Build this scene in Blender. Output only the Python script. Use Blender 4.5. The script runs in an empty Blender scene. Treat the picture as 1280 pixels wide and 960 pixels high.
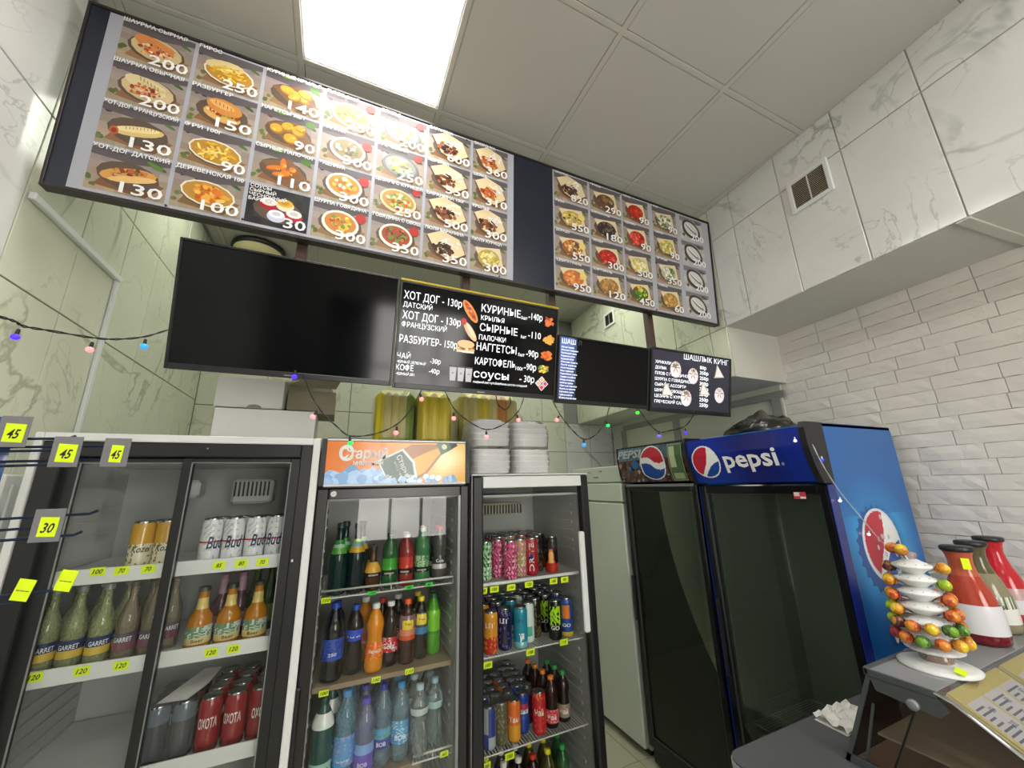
import bpy, bmesh, math, random
from mathutils import Matrix, Vector
PI = math.pi
SC = bpy.context.scene
COL = SC.collection
# ------------------------------------------------------------------ camera
EYE = Vector((0.0, 0.0, 1.65))
RV = [(0.912151, -0.083693, -0.401217), (-0.409179, -0.242110, -0.879748), (-0.023510, 0.966632, -0.255086)]
RV = [Vector(r) for r in RV]
cam_d = bpy.data.cameras.new('camera'); cam = bpy.data.objects.new('camera', cam_d); COL.objects.link(cam)
cam_d.sensor_width = 36.0; cam_d.lens = 36.0*478/1280; cam_d.clip_start = 0.02
cam.matrix_world = Matrix.Translation(EYE) @ Matrix((RV[0], RV[1], RV[2])).to_4x4()
SC.camera = cam
# ------------------------------------------------------------------ world, view
wd = bpy.data.worlds.new('world'); SC.world = wd; wd.use_nodes = True
wd.node_tree.nodes['Background'].inputs[0].default_value = (0.75, 0.85, 1.0, 1)
wd.node_tree.nodes['Background'].inputs[1].default_value = 1.0
SC.view_settings.view_transform = 'Standard'; SC.view_settings.look = 'None'
SC.view_settings.gamma = 1.0; SC.view_settings.use_curve_mapping = False
SC.view_settings.exposure = 0.22
LED_STRENGTH = 12.0
REAR_FILL_STRENGTH = 5.0
WINDOW_STRENGTH = 9.0     # daylight through the shop window behind the camera

# ------------------------------------------------------------------ helpers
def ray(px, py):
    v = Vector((px-640, -(py-480), -478.0)); return Vector((RV[0].dot(v), RV[1].dot(v), RV[2].dot(v)))
def atY(px, py, Y): r = ray(px, py); return EYE + r*(Y/r.y)
def atX(px, py, X): r = ray(px, py); return EYE + r*(X/r.x)
def lin(c):
    return tuple((x/12.92 if x <= 0.04045 else ((x+0.055)/1.055)**2.4) for x in c[:3]) + (1.0,)
def hx(h): return tuple(int(h[i:i+2], 16)/255 for i in (0, 2, 4))
MATS = {}
def nodes(name):
    m = bpy.data.materials.new(name); m.use_nodes = True; nt = m.node_tree; return m, nt, nt.nodes['Principled BSDF']
def mat(name, col, rough=0.5, metal=0.0, spec=0.5, var=0.06, bump=0.0, bscale=200.0, scale=8.0, emit=None, es=1.0, coat=0.0, alpha=None, trans=0.0):
    if name in MATS: return MATS[name]
    m, nt, p = nodes(name); N = nt.nodes; L = nt.links
    c = lin(col)
    p.inputs['Roughness'].default_value = rough; p.inputs['Metallic'].default_value = metal
    p.inputs['Specular IOR Level'].default_value = spec
    p.inputs['Coat Weight'].default_value = coat; p.inputs['Coat Roughness'].default_value = 0.06
    tc = N.new('ShaderNodeTexCoord')
    nz = N.new('ShaderNodeTexNoise'); nz.inputs['Scale'].default_value = scale; nz.inputs['Detail'].default_value = 3
    L.new(tc.outputs['Object'], nz.inputs['Vector'])
    mx = N.new('ShaderNodeMix'); mx.data_type = 'RGBA'
    mx.inputs[6].default_value = tuple(min(1, x*(1-var)) for x in c[:3])+(1,); mx.inputs[7].default_value = tuple(min(1, x*(1+var)) for x in c[:3])+(1,)
    L.new(nz.outputs['Fac'], mx.inputs[0]); L.new(mx.outputs[2], p.inputs['Base Color'])
    if bump:
        n2 = N.new('ShaderNodeTexNoise'); n2.inputs['Scale'].default_value = bscale; L.new(tc.outputs['Object'], n2.inputs['Vector'])
        b = N.new('ShaderNodeBump'); b.inputs['Strength'].default_value = bump; b.inputs['Distance'].default_value = 0.002
        L.new(n2.outputs['Fac'], b.inputs['Height']); L.new(b.outputs[0], p.inputs['Normal'])
    if emit: p.inputs['Emission Color'].default_value = lin(emit); p.inputs['Emission Strength'].default_value = es
    if trans: p.inputs['Transmission Weight'].default_value = trans
    MATS[name] = m; return m
def glassy(name, tint=(1, 1, 1), refl=1.0, rough=0.0, body=0.0, bodycol=(0.8, 0.9, 0.9), ior=1.5):
    """thin clear sheet: straight-through light plus fresnel reflection (plus a little body colour)"""
    if name in MATS: return MATS[name]
    m, nt, p = nodes(name); N = nt.nodes; L = nt.links; N.remove(p)
    out = [n for n in N if n.type == 'OUTPUT_MATERIAL'][0]
    t = N.new('ShaderNodeBsdfTransparent'); t.inputs[0].default_value = tuple(tint)+(1,)
    g = N.new('ShaderNodeBsdfGlossy'); g.inputs['Roughness'].default_value = rough; g.inputs[0].default_value = (refl, refl, refl, 1)
    f = N.new('ShaderNodeFresnel'); f.inputs[0].default_value = ior
    base = t
    if body:
        d = N.new('ShaderNodeBsdfDiffuse'); d.inputs[0].default_value = lin(bodycol)
        nz = N.new('ShaderNodeTexNoise'); nz.inputs['Scale'].default_value = 30
        mr = N.new('ShaderNodeMapRange'); mr.inputs[3].default_value = body*0.7; mr.inputs[4].default_value = body*1.3
        L.new(nz.outputs['Fac'], mr.inputs[0])
        mb = N.new('ShaderNodeMixShader'); L.new(mr.outputs[0], mb.inputs[0]); L.new(t.outputs[0], mb.inputs[1]); L.new(d.outputs[0], mb.inputs[2]); base = mb
    ms = N.new('ShaderNodeMixShader'); L.new(f.outputs[0], ms.inputs[0]); L.new(base.outputs[0], ms.inputs[1]); L.new(g.outputs[0], ms.inputs[2])
    L.new(ms.outputs[0], out.inputs['Surface']); MATS[name] = m; return m
def vcol(name, rough=0.4, spec=0.5, coat=0.0, es=0.0, metal=0.0):
    """printed colours carried by the mesh, with a fine paper/ink variation"""
    if name in MATS: return MATS[name]
    m, nt, p = nodes(name); N = nt.nodes; L = nt.links
    a = N.new('ShaderNodeAttribute'); a.attribute_name = 'Col'
    nz = N.new('ShaderNodeTexNoise'); nz.inputs['Scale'].default_value = 120; nz.inputs['Detail'].default_value = 4
    mr = N.new('ShaderNodeMapRange'); mr.inputs[3].default_value = 0.86; mr.inputs[4].default_value = 1.12; L.new(nz.outputs['Fac'], mr.inputs[0])
    mx = N.new('ShaderNodeMix'); mx.data_type = 'RGBA'; mx.blend_type = 'MULTIPLY'; mx.inputs[0].default_value = 1
    L.new(a.outputs['Color'], mx.inputs[6]); L.new(mr.outputs[0], mx.inputs[7]); L.new(mx.outputs[2], p.inputs['Base Color'])
    p.inputs['Roughness'].default_value = rough; p.inputs['Specular IOR Level'].default_value = spec; p.inputs['Metallic'].default_value = metal
    p.inputs['Coat Weight'].default_value = coat; p.inputs['Coat Roughness'].default_value = 0.08
    if es: L.new(mx.outputs[2], p.inputs['Emission Color']); p.inputs['Emission Strength'].default_value = es
    MATS[name] = m; return m

class MB:
    """collects faces; build() links them as ONE mesh object"""
    def __init__(s, clip=None): s.v = []; s.f = []; s.c = []; s.m = []; s.layer = 0; s.sm = []; s.clip = clip
    def face(s, pts, col=None, mi=0, smooth=False):
        n = len(s.v); s.v += [tuple(p) for p in pts]; s.f.append(tuple(range(n, n+len(pts)))); s.c.append(col); s.m.append(mi); s.sm.append(smooth)
    def faces(s, vs, fs, col=None, mi=0, smooth=False, cols=None):
        n = len(s.v); s.v += [tuple(p) for p in vs]
        for i, f in enumerate(fs):
            s.f.append(tuple(n+k for k in f)); s.c.append(cols[i] if cols else col); s.m.append(mi); s.sm.append(smooth)
    def box(s, x0, x1, y0, y1, z0, z1, b=0.0, col=None, mi=0):
        if b <= 0:
            vs = [(x, y, z) for z in (z0, z1) for y in (y0, y1) for x in (x0, x1)]
            s.faces(vs, [(0, 2, 3, 1), (4, 5, 7, 6), (0, 1, 5, 4), (2, 6, 7, 3), (0, 4, 6, 2), (1, 3, 7, 5)], col, mi); return s
        b = min(b, (x1-x0)*.49, (y1-y0)*.49, (z1-z0)*.49)
        X, Y, Z = (x0, x1), (y0, y1), (z0, z1); vs = []; idx = {}
        for i in (0, 1):
            for j in (0, 1):
                for k in (0, 1):
                    sx, sy, sz = (1-2*i)*b, (1-2*j)*b, (1-2*k)*b
                    for a, q in enumerate([(X[i], Y[j]+sy, Z[k]+sz), (X[i]+sx, Y[j], Z[k]+sz), (X[i]+sx, Y[j]+sy, Z[k])]):
                        idx[i, j, k, a] = len(vs); vs.append(q)
        fs = []
        for i in (0, 1):
            fs.append([idx[i, 0, 0, 0], idx[i, 1, 0, 0], idx[i, 1, 1, 0], idx[i, 0, 1, 0]])
            fs.append([idx[0, i, 0, 1], idx[1, i, 0, 1], idx[1, i, 1, 1], idx[0, i, 1, 1]])
            fs.append([idx[0, 0, i, 2], idx[1, 0, i, 2], idx[1, 1, i, 2], idx[0, 1, i, 2]])
            for j in (0, 1):
                fs.append([idx[i, j, 0, 0], idx[i, j, 1, 0], idx[i, j, 1, 1], idx[i, j, 0, 1]])
                fs.append([idx[i, 0, j, 0], idx[i, 1, j, 0], idx[i, 1, j, 2], idx[i, 0, j, 2]])
                fs.append([idx[0, i, j, 1], idx[1, i, j, 1], idx[1, i, j, 2], idx[0, i, j, 2]])
                for k in (0, 1): fs.append([idx[i, j, k, 0], idx[i, j, k, 1], idx[i, j, k, 2]])
        ctr = Vector(((x0+x1)/2, (y0+y1)/2, (z0+z1)/2)); out = []
        for f in fs:
            a, bb, c = [Vector(vs[q]) for q in f[:3]]
            nrm = (bb-a).cross(c-a); mid = sum((Vector(vs[q]) for q in f), Vector())/len(f)
            out.append(tuple(f) if nrm.dot(mid-ctr) > 0 else tuple(reversed(f)))
        s.faces(vs, out, col, mi); return s
    def lathe(s, prof, n=20, c=(0, 0, 0), colf=None, mi=0, smooth=True, cap0=True, cap1=True, col=None, a0=0.0, a1=2*PI, axis='z', sq=None):
        full = abs(a1-a0-2*PI) < 1e-6; vs = []; fs = []; cols = []; m = n if full else n+1
        for (r, z) in prof:
            for i in range(m):
                a = a0+(a1-a0)*i/n
                q = 1.0
                if sq: q = 1/(abs(math.cos(a))**sq+abs(math.sin(a))**sq)**(1/sq)
                x, y = r*q*math.sin(a), -r*q*math.cos(a)
                vs.append((c[0]+x, c[1]+y, c[2]+z) if axis == 'z' else (c[0]+x, c[1]+z, c[2]+y))
        for j in range(len(prof)-1):
            for i in range(n):
                k = (i+1) % m if full else i+1
                fs.append((j*m+i, j*m+k, (j+1)*m+k, (j+1)*m+i)); cols.append(colf((i+.5)/n, (j+.5)/(len(prof)-1)) if colf else col)
        s.faces(vs, fs, mi=mi, smooth=smooth, cols=cols)
        if full:
            if cap0 and prof[0][0] > 1e-5: s.face([vs[i] for i in reversed(range(m))], colf(0.5, 0) if colf else col, mi)
            if cap1 and prof[-1][0] > 1e-5: s.face([vs[(len(prof)-1)*m+i] for i in range(m)], colf(0.5, 1) if colf else col, mi)
        return s
    def tube(s, pts, r, n=6, col=None, mi=0, smooth=True):
        pts = [Vector(p) for p in pts]; vs = []; fs = []
        for i, p in enumerate(pts):
            t = (pts[min(i+1, len(pts)-1)]-pts[max(i-1, 0)]).normalized()
            u = t.cross(Vector((0, 0, 1)) if abs(t.z) < .9 else Vector((1, 0, 0))).normalized(); w = t.cross(u)
            for k in range(n):
                a = 2*PI*k/n; vs.append(p+r*(math.cos(a)*u+math.sin(a)*w))
        for i in range(len(pts)-1):
            for k in range(n): fs.append((i*n+k, i*n+(k+1) % n, (i+1)*n+(k+1) % n, (i+1)*n+k))
        s.faces(vs, fs, col, mi, smooth)
        s.face(vs[:n][::-1], col, mi); s.face(vs[-n:], col, mi); return s
    def prism(s, pts, lo, hi, axis='x', col=None, mi=0):
        """closed 2D outline extruded along an axis: x -> pts are (y,z); y -> (x,z); z -> (x,y)"""
        def m3(p, t): return (t, p[0], p[1]) if axis == 'x' else ((p[0], t, p[1]) if axis == 'y' else (p[0], p[1], t))
        a = [m3(p, lo) for p in pts]; b = [m3(p, hi) for p in pts]; n = len(pts)
        s.face(a[::-1], col, mi); s.face(b, col, mi)
        for i in range(n): s.face([a[i], a[(i+1) % n], b[(i+1) % n], b[i]], col, mi)
        return s
    def ball(s, c, r, n=8, m=6, col=None, sc=(1, 1, 1), mi=0, colf=None):
        prof = [(max(1e-6, r*math.sin(PI*j/m)), -r*math.cos(PI*j/m)) for j in range(m+1)]
        k = len(s.v); s.lathe(prof, n, (0, 0, 0), col=col, colf=colf, mi=mi, cap0=False, cap1=False)
        for i in range(k, len(s.v)):
            v = s.v[i]; s.v[i] = (c[0]+v[0]*sc[0], c[1]+v[1]*sc[1], c[2]+v[2]*sc[2])
        return s
    # flat print in the x-z plane facing -y, each call one hair further out
    def flat(s, pts, col, step=0.00004):
        y = -s.layer*step; s.layer += 1
        if s.clip:
            x0, x1, z0, z1 = s.clip
            for ax, lim, sg in ((0, x0, 1), (0, x1, -1), (1, z0, 1), (1, z1, -1)):
                out = []
                for i in range(len(pts)):
                    a, b = pts[i-1], pts[i]; da, db = (a[ax]-lim)*sg, (b[ax]-lim)*sg
                    if (da >= 0) != (db >= 0): k = da/(da-db); out.append((a[0]+k*(b[0]-a[0]), a[1]+k*(b[1]-a[1])))
                    if db >= 0: out.append(b)
                pts = out
                if len(pts) < 3: return
        s.face([(p[0], y, p[1]) for p in pts], col)
    def ell(s, cx, cz, rx, rz, col, rot=0.0, n=14, a0=0, a1=2*PI):
        c, q = math.cos(rot), math.sin(rot); pts = []
        for i in range(n):
            a = a0+(a1-a0)*i/(n if abs(a1-a0-2*PI) < 1e-6 else n-1)
            x, z = rx*math.cos(a), rz*math.sin(a); pts.append((cx+c*x-q*z, cz+q*x+c*z))
        s.flat(pts, col)
    def rect(s, x0, x1, z0, z1, col): s.flat([(x0, z0), (x1, z0), (x1, z1), (x0, z1)], col)
    def grid(s, x0, x1, z0, z1, nx, nz, f, y=None):
        yy = -s.layer*0.00004 if y is None else y; s.layer += 1
        vs = [(x0+(x1-x0)*i/nx, yy, z0+(z1-z0)*j/nz) for j in range(nz+1) for i in range(nx+1)]; fs = []; cs = []
        for j in range(nz):
            for i in range(nx):
                k = j*(nx+1)+i; fs.append((k, k+1, k+nx+2, k+nx+1)); cs.append(f((i+.5)/nx, (j+.5)/nz))
        s.faces(vs, fs, cols=cs)
    def mesh(s, name, ms):
        me = bpy.data.meshes.new(name); me.from_pydata(s.v, [], s.f)
        for m in (ms if isinstance(ms, (list, tuple)) else [ms]): me.materials.append(m)
        me.polygons.foreach_set('material_index', s.m); me.polygons.foreach_set('use_smooth', s.sm)
        if any(c is not None for c in s.c):
            ca = me.color_attributes.new('Col', 'FLOAT_COLOR', 'CORNER'); d = []
            for c, f in zip(s.c, s.f):
                d += list(lin(c if c is not None else (.8, .8, .8)))*len(f)
            ca.data.foreach_set('color', d)
        me.update(); return me
    def build(s, name, ms, parent=None, loc=(0, 0, 0), rot=(0, 0, 0), label=None):
        return link(name, s.mesh(name, ms), parent, loc, rot, label)
def link(name, me, parent=None, loc=(0, 0, 0), rot=(0, 0, 0), label=None):
    o = bpy.data.objects.new(name, me); COL.objects.link(o); o.location = loc; o.rotation_euler = rot
    if parent: o.parent = parent
    if label: o['label'] = label
    return o
def thing(name, label, cat, loc=(0, 0, 0), rz=0.0, group=None, rx=0.0):
    o = bpy.data.objects.new(name, None); COL.objects.link(o); o.location = loc; o.rotation_euler = (rx, 0, rz)
    o.empty_display_size = 0.05
    return tag(o, label, cat, group)
def tag(o, label, cat, group=None):
    o['label'] = label; o['category'] = cat
    if group: o['group'] = group
    return o
def struct(name, mb, m, loc=(0, 0, 0)):
    o = mb.build(name, m, None, loc) if mb else bpy.data.objects.new(name, None)
    if not mb: COL.objects.link(o); o.location = loc
    o['kind'] = 'structure'; return o
KIDS = {}
def dup(root, loc, rz, label, group=None):
    r = root.copy(); COL.objects.link(r); r.location = loc; r.rotation_euler = (0, 0, rz); r['label'] = label
    if group: r['group'] = group
    for ch in KIDS[root.name]:
        c = ch.copy(); COL.objects.link(c); c.parent = r
        for g in KIDS.get(ch.name, []):
            d = g.copy(); COL.objects.link(d); d.parent = c
    return r
# text -------------------------------------------------------------
_tc = {}
def tmesh(body, bold=0.0, shear=0.0, cx=0.75, res=2):
    k = (body, bold, shear, res)
    if k not in _tc:
        c = bpy.data.curves.new('t', 'FONT'); c.body = body; c.resolution_u = res; c.offset = bold; c.shear = shear; c.fill_mode = 'FRONT'
        o = bpy.data.objects.new('t', c); COL.objects.link(o)
        bpy.context.view_layer.update()
        m = bpy.data.meshes.new_from_object(o.evaluated_get(bpy.context.evaluated_depsgraph_get()))
        vs = [tuple(v.co) for v in m.vertices]; fs = [tuple(p.vertices) for p in m.polygons]
        bpy.data.objects.remove(o); bpy.data.curves.remove(c); bpy.data.meshes.remove(m)
        _tc[k] = (vs, fs)
    return _tc[k]
def text(name, body, parent, x, z, h, m, w=None, y=-0.001, align='l', bold=0.0, shear=0.0, cyl=None, rot=0.0, mb=None, col=None, vert=False, res=2):
    """flat lettering in the x-z plane facing -y; h = cap height, w = width to fit; cyl = wrap round that radius"""
    vs, fs = tmesh(body, bold, shear, res=res)
    if not vs: return None
    x0 = min(v[0] for v in vs); x1 = max(v[0] for v in vs); sz = h/0.69; sx = (w/(x1-x0)) if w else sz
    W = (x1-x0)*sx; off = {'l': 0, 'c': -W/2, 'r': -W}[align]; out = []
    for v in vs:
        a = (v[0]-x0)*sx+off; b = v[1]*sz
        if vert: a, b = -b, a
        if rot: a, b = a*math.cos(rot)-b*math.sin(rot), a*math.sin(rot)+b*math.cos(rot)
        a += x; b += z
        if cyl: out.append((cyl*math.sin(a/cyl), -cyl*math.cos(a/cyl), b))
        else: out.append((a, y, b))
    q = mb or MB(); q.faces(out, fs, col=col)
    if mb: return None
    return q.build(name, m, parent)
# ------------------------------------------------------------------ materials
def marble(name, base, vein, rough=0.12):
    m, nt, p = nodes(name); N = nt.nodes; L = nt.links
    tc = N.new('ShaderNodeTexCoord'); prev = None
    b = N.new('ShaderNodeTexNoise'); b.inputs['Scale'].default_value = 3.0; b.inputs['Detail'].default_value = 5; L.new(tc.outputs['Object'], b.inputs['Vector'])
    cl = N.new('ShaderNodeMapRange'); cl.inputs[1].default_value = .42; cl.inputs[2].default_value = .75; cl.inputs[4].default_value = 0.14; L.new(b.outputs['Fac'], cl.inputs[0])
    prev = cl.outputs[0]
    for sc, wdt, amt in ((0.9, 0.020, 0.60), (2.0, 0.012, 0.42)):
        mp = N.new('ShaderNodeMapping'); mp.inputs['Location'].default_value = (sc, 3*sc, 2); mp.inputs['Rotation'].default_value = (0.5, 0.3, 0.4); L.new(tc.outputs['Object'], mp.inputs[0])
        n = N.new('ShaderNodeTexNoise'); n.inputs['Scale'].default_value = sc; n.inputs['Detail'].default_value = 6; n.inputs['Roughness'].default_value = 0.55; n.inputs['Distortion'].default_value = 1.3
        L.new(mp.outputs[0], n.inputs['Vector'])
        a = N.new('ShaderNodeMath'); a.operation = 'SUBTRACT'; a.inputs[1].default_value = 0.5; L.new(n.outputs['Fac'], a.inputs[0])
        c = N.new('ShaderNodeMath'); c.operation = 'ABSOLUTE'; L.new(a.outputs[0], c.inputs[0])
        r = N.new('ShaderNodeMapRange'); r.interpolation_type = 'SMOOTHSTEP'; r.inputs[1].default_value = 0; r.inputs[2].default_value = wdt; r.inputs[3].default_value = amt; r.inputs[4].default_value = 0; L.new(c.outputs[0], r.inputs[0])
        g = N.new('ShaderNodeTexNoise'); g.inputs['Scale'].default_value = 2.2; L.new(mp.outputs[0], g.inputs['Vector'])
        gr = N.new('ShaderNodeMapRange'); gr.inputs[1].default_value = .36; gr.inputs[2].default_value = .55; L.new(g.outputs['Fac'], gr.inputs[0])
        ml = N.new('ShaderNodeMath'); ml.operation = 'MULTIPLY'; L.new(r.outputs[0], ml.inputs[0]); L.new(gr.outputs[0], ml.inputs[1])
        ad = N.new('ShaderNodeMath'); ad.operation = 'MAXIMUM'; L.new(prev, ad.inputs[0]); L.new(ml.outputs[0], ad.inputs[1]); prev = ad.outputs[0]
    mx = N.new('ShaderNodeMix'); mx.data_type = 'RGBA'; mx.inputs[6].default_value = lin(base); mx.inputs[7].default_value = lin(vein)
    L.new(prev, mx.inputs[0]); L.new(mx.outputs[2], p.inputs['Base Color']); p.inputs['Roughness'].default_value = rough
    return m
M_marble = marble('marble_tile_gloss', hx('dddedb'), hx('858884'))
M_marble_lit = marble('marble_tile_lit_olive', hx('d6d8c6'), hx('8a8b74'))  # same marble, with the rear's yellow-green light baked into the colour
M_grout = mat('grout', hx('8d8f8c'), .9)
M_ceil = mat('ceiling_board', hx('bbbab5'), .85, bump=.25, bscale=500, var=.03, scale=2)
M_tbar = mat('ceiling_rail', hx('bcbab4'), .5, var=.03)
M_plaster = mat('plaster', hx('cac8be'), .8, bump=.2, bscale=90, var=.04, scale=3)
M_brickw = mat('white_painted_brick', hx('dedad2'), .75, bump=.55, bscale=60, var=.07, scale=14)
M_mortar = mat('brick_mortar', hx('bdbab3'), .9, bump=.3, bscale=150)  # plain mortar colour in the brick joints
M_floor = mat('floor_tile', hx('b9b7a2'), .25, var=.05, scale=5)
M_white = mat('white_enamel', hx('e2e4e4'), .25, var=.02)
M_appl = mat('fridge_enamel', hx('cfd6cd'), .22, var=.02)
M_whitepl = mat('white_plastic', hx('dde0e0'), .4, var=.03)
M_liner = mat('fridge_liner', hx('b9bcba'), .4, var=.04)
M_linerd = mat('fridge_liner_dark', hx('8a8f88'), .4, var=.05)
M_black = mat('black_plastic', hx('1b1c1e'), .35, var=.15, scale=30)
M_blackg = mat('black_gloss', hx('101114'), .12, var=.1)
M_dgrey = mat('dark_grey_plastic', hx('3a3b3d'), .4, var=.1)
M_grey = mat('grey_metal', hx('8b8d8d'), .35, metal=.3)
M_alu = mat('grey_aluminium', hx('8f918c'), .4, var=.03)
M_chrome = mat('chrome', hx('c8cacc'), .12, metal=1)
M_wire = mat('white_wire', hx('d8d8d4'), .4)
M_brown = mat('brown_post', hx('4f3a34'), .5, var=.08)
M_glass = glassy('door_glass', (.97, .98, .97), 1.0, ior=1.28)
M_glassdk = glassy('tinted_door_glass', (.80, .84, .81), 1.0, body=.06, bodycol=(.5, .56, .5), ior=1.4)
M_tag = mat('neon_paper', hx('e4ff14'), .7, var=.02, emit=hx('c8f000'), es=0.0)
M_tagg = mat('green_neon_paper', hx('3fdc4a'), .7, var=.02)
M_ink = mat('ink', hx('23252a'), .7)
M_print = vcol('print', .35, .5)
M_can = vcol('can_print', .25, .5, coat=.4)
M_pet = vcol('drink_in_bottle', .14, .5, coat=.15)
M_tin = mat('tin', hx('bfc2c4'), .25, metal=1.0)
M_clear = glassy('clear_bottle', (.80, .88, .90), 1.0, rough=.06, body=.16, bodycol=hx('a8c4cc'), ior=1.45)
M_wrap = glassy('plastic_wrap', (.98, .98, .98), 1.0, rough=.22, body=.05, bodycol=(1, 1, 1), ior=1.25)
M_led = mat('led_diffuser', (1, 1, 1), .6, emit=(1, .985, .96), es=LED_STRENGTH)
M_txt = mat('white_print', hx('eeeeee'), .5)
M_paper = mat('paper', hx('e4e2de'), .8, var=.03)

# ------------------------------------------------------------------ structure
ZC = 3.41; XL = -0.96; YB = 3.36; YN = -2.6; YW = 1.46; ZB = 2.571; ZS = 2.25
def xb(y): return 2.03+.075*y          # face of the tiled bulkhead
def xr(y): return 2.53+.077*y          # brick wall
def slab_wall(name, m, p0, p1, z0, z1, t):
    """vertical wall slab from p0 to p1 (plan), thickness t to the right of the direction"""
    a, b = Vector(p0), Vector(p1); d = (b-a).normalized(); n = Vector((d.y, -d.x))*t
    q = MB(); q.prism([tuple(a), tuple(b), tuple(b+n), tuple(a+n)], z0, z1, 'z'); return struct(name, q, m)
q = MB(); q.box(XL-.3, 3.2, YN-.1, YB+.2, -.1, -.012); floor = struct('floor', q, M_grout)
ft = MB().box(0, .396, 0, .396, -.012, 0, .002).mesh('tile', M_floor)
for i in range(9):
    for j in range(8):
        link('tile', ft, floor, (-.96+i*.4+.002, .3+j*.4, 0))
q = MB(); q.box(XL-.1, 3.2, YN, .3, -.012, 0, mi=0); q.build('tile', M_floor, floor)['kind'] = 'stuff'
q = MB(); q.box(XL-.3, 3.2, YN-.1, YB+.2, ZC+.03, ZC+.1); ceiling = struct('ceiling', q, M_plaster)
gx = [-.96, -.88, -.28, .31, .905, 1.50, 2.10, 2.3]; gy = [YN, -2.21, -1.6, -.99, -.38, .22, .83, 1.455, 2.06, 2.67, 3.28, YB]
LEDS = {(2, 6), (2, 3), (4, 3), (2, 1), (4, 1), (0, 99)}; REAR_FILL = {(3, 8), (1, 8), (5, 8), (4, 8)}
for i in range(len(gx)-1):
    for j in range(len(gy)-1):
        x0, x1, y0, y1 = gx[i], gx[i+1], gy[j], gy[j+1]
        if (i, j) in LEDS or (i, j) in REAR_FILL: continue
        q = MB(); h = .013
        q.box(x0+h, x1-h, y0+h, y1-h, ZC-.004, ZC+.008, .003); q.build('ceiling_tile', M_ceil, ceiling)
for x in gx[1:-1]: MB().box(x-.012, x+.012, YN, YB, ZC-.006, ZC+.02, .002).build('ceiling_rail', M_tbar, ceiling)
for y in gy[1:-1]: MB().box(XL, 2.3, y-.012, y+.012, ZC-.0055, ZC+.02, .002).build('ceiling_rail', M_tbar, ceiling)
def led(i, j, label, m=M_led, group=None):
    x0, x1, y0, y1 = gx[i]+.014, gx[i+1]-.014, gy[j]+.014, gy[j+1]-.014
    t = thing('ceiling_panel_light', label, 'ceiling light', (0, 0, ZC), group=group)
    MB().box(x0, x1, y0, y1, 0, .02).build('frame', M_whitepl, t)
    MB().box(x0+.008, x1-.008, y0+.008, y1-.008, -.003, .001).build('diffuser', m, t)
led(2, 6, 'large bright square light panel in the ceiling above the menu board')
for (i, j), w_ in zip([(2, 3), (4, 3), (2, 1), (4, 1)], ['nearer left', 'nearer right', 'far left', 'far right']):
    led(i, j, 'square light panel in the ceiling behind the viewer, %s one' % w_, group='ceiling light panels behind the viewer')
M_rear_fill = mat('rear_fill_light', (1, 1, .8), .6, emit=(.98, 1, .93), es=REAR_FILL_STRENGTH)
for i, w_ in ((1, 'leftmost'), (3, 'second from left'), (4, 'third from left'), (5, 'rightmost')): led(i, 8, 'added unseen fill light panel behind the menu board, %s of the row' % w_, M_rear_fill, 'added rear fill panels')  # unseen panels added to brighten the rear walls and cooler tops
# left wall: tiles .3 x .6 in marble
def tile_wall(parent, origin, ux, us, zs, m, t=.008, gap=.0025, nrm=None):
    """tiles as separate children; ux = horizontal direction, faces the side of nrm"""
    ux = Vector(ux).normalized(); nv = Vector(nrm)
    for a, b in zip(us[:-1], us[1:]):
        for c, d in zip(zs[:-1], zs[1:]):
            q = MB(); q.box(a+gap, b-gap, -t, 0, c+gap, d-gap, .0015)
            vs = []
            for v in q.v:
                p = Vector(origin)+ux*v[0]-nv*v[1]; vs.append((p.x, p.y, v[2]))
            q.v = vs; q.build('tile', m, parent)
wl = struct('wall_left', MB().box(XL-.15, XL-.008, YN, YB+.15, 0, ZC), M_grout)
ys = [YN]+[1.53+.295*k for k in range(-13, 7)]; ys[-1] = YB
zs = [0, .49, 1.09, 1.69, 2.29, 2.875, ZC-.005]
tile_wall(wl, (XL-.008, 0, 0), (0, 1, 0), ys[:15], zs, M_marble, nrm=(1, 0, 0))
tile_wall(wl, (XL-.008, 0, 0), (0, 1, 0), ys[14:], zs, M_marble_lit, nrm=(1, 0, 0))
wb = struct('wall_back', MB().box(XL-.15, 3.2, YB+.008, YB+.15, 0, ZC), M_grout)
tile_wall(wb, (0, YB+.008, 0), (1, 0, 0), [XL, -.54, .06, .66, 1.26, 1.86, 2.12], [0, .46, .76, 1.06, 1.36, 1.66, 1.96, 2.26, 2.56, 2.86, ZC-.005], M_marble_lit, nrm=(0, -1, 0))
tile_wall(wb, (0, YB+.008, 0), (1, 0, 0), [2.12, 2.42, 2.72], [0, .46, .76, 1.06, 1.36, 1.66, 1.96, ZS], M_marble, nrm=(0, -1, 0))
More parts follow.
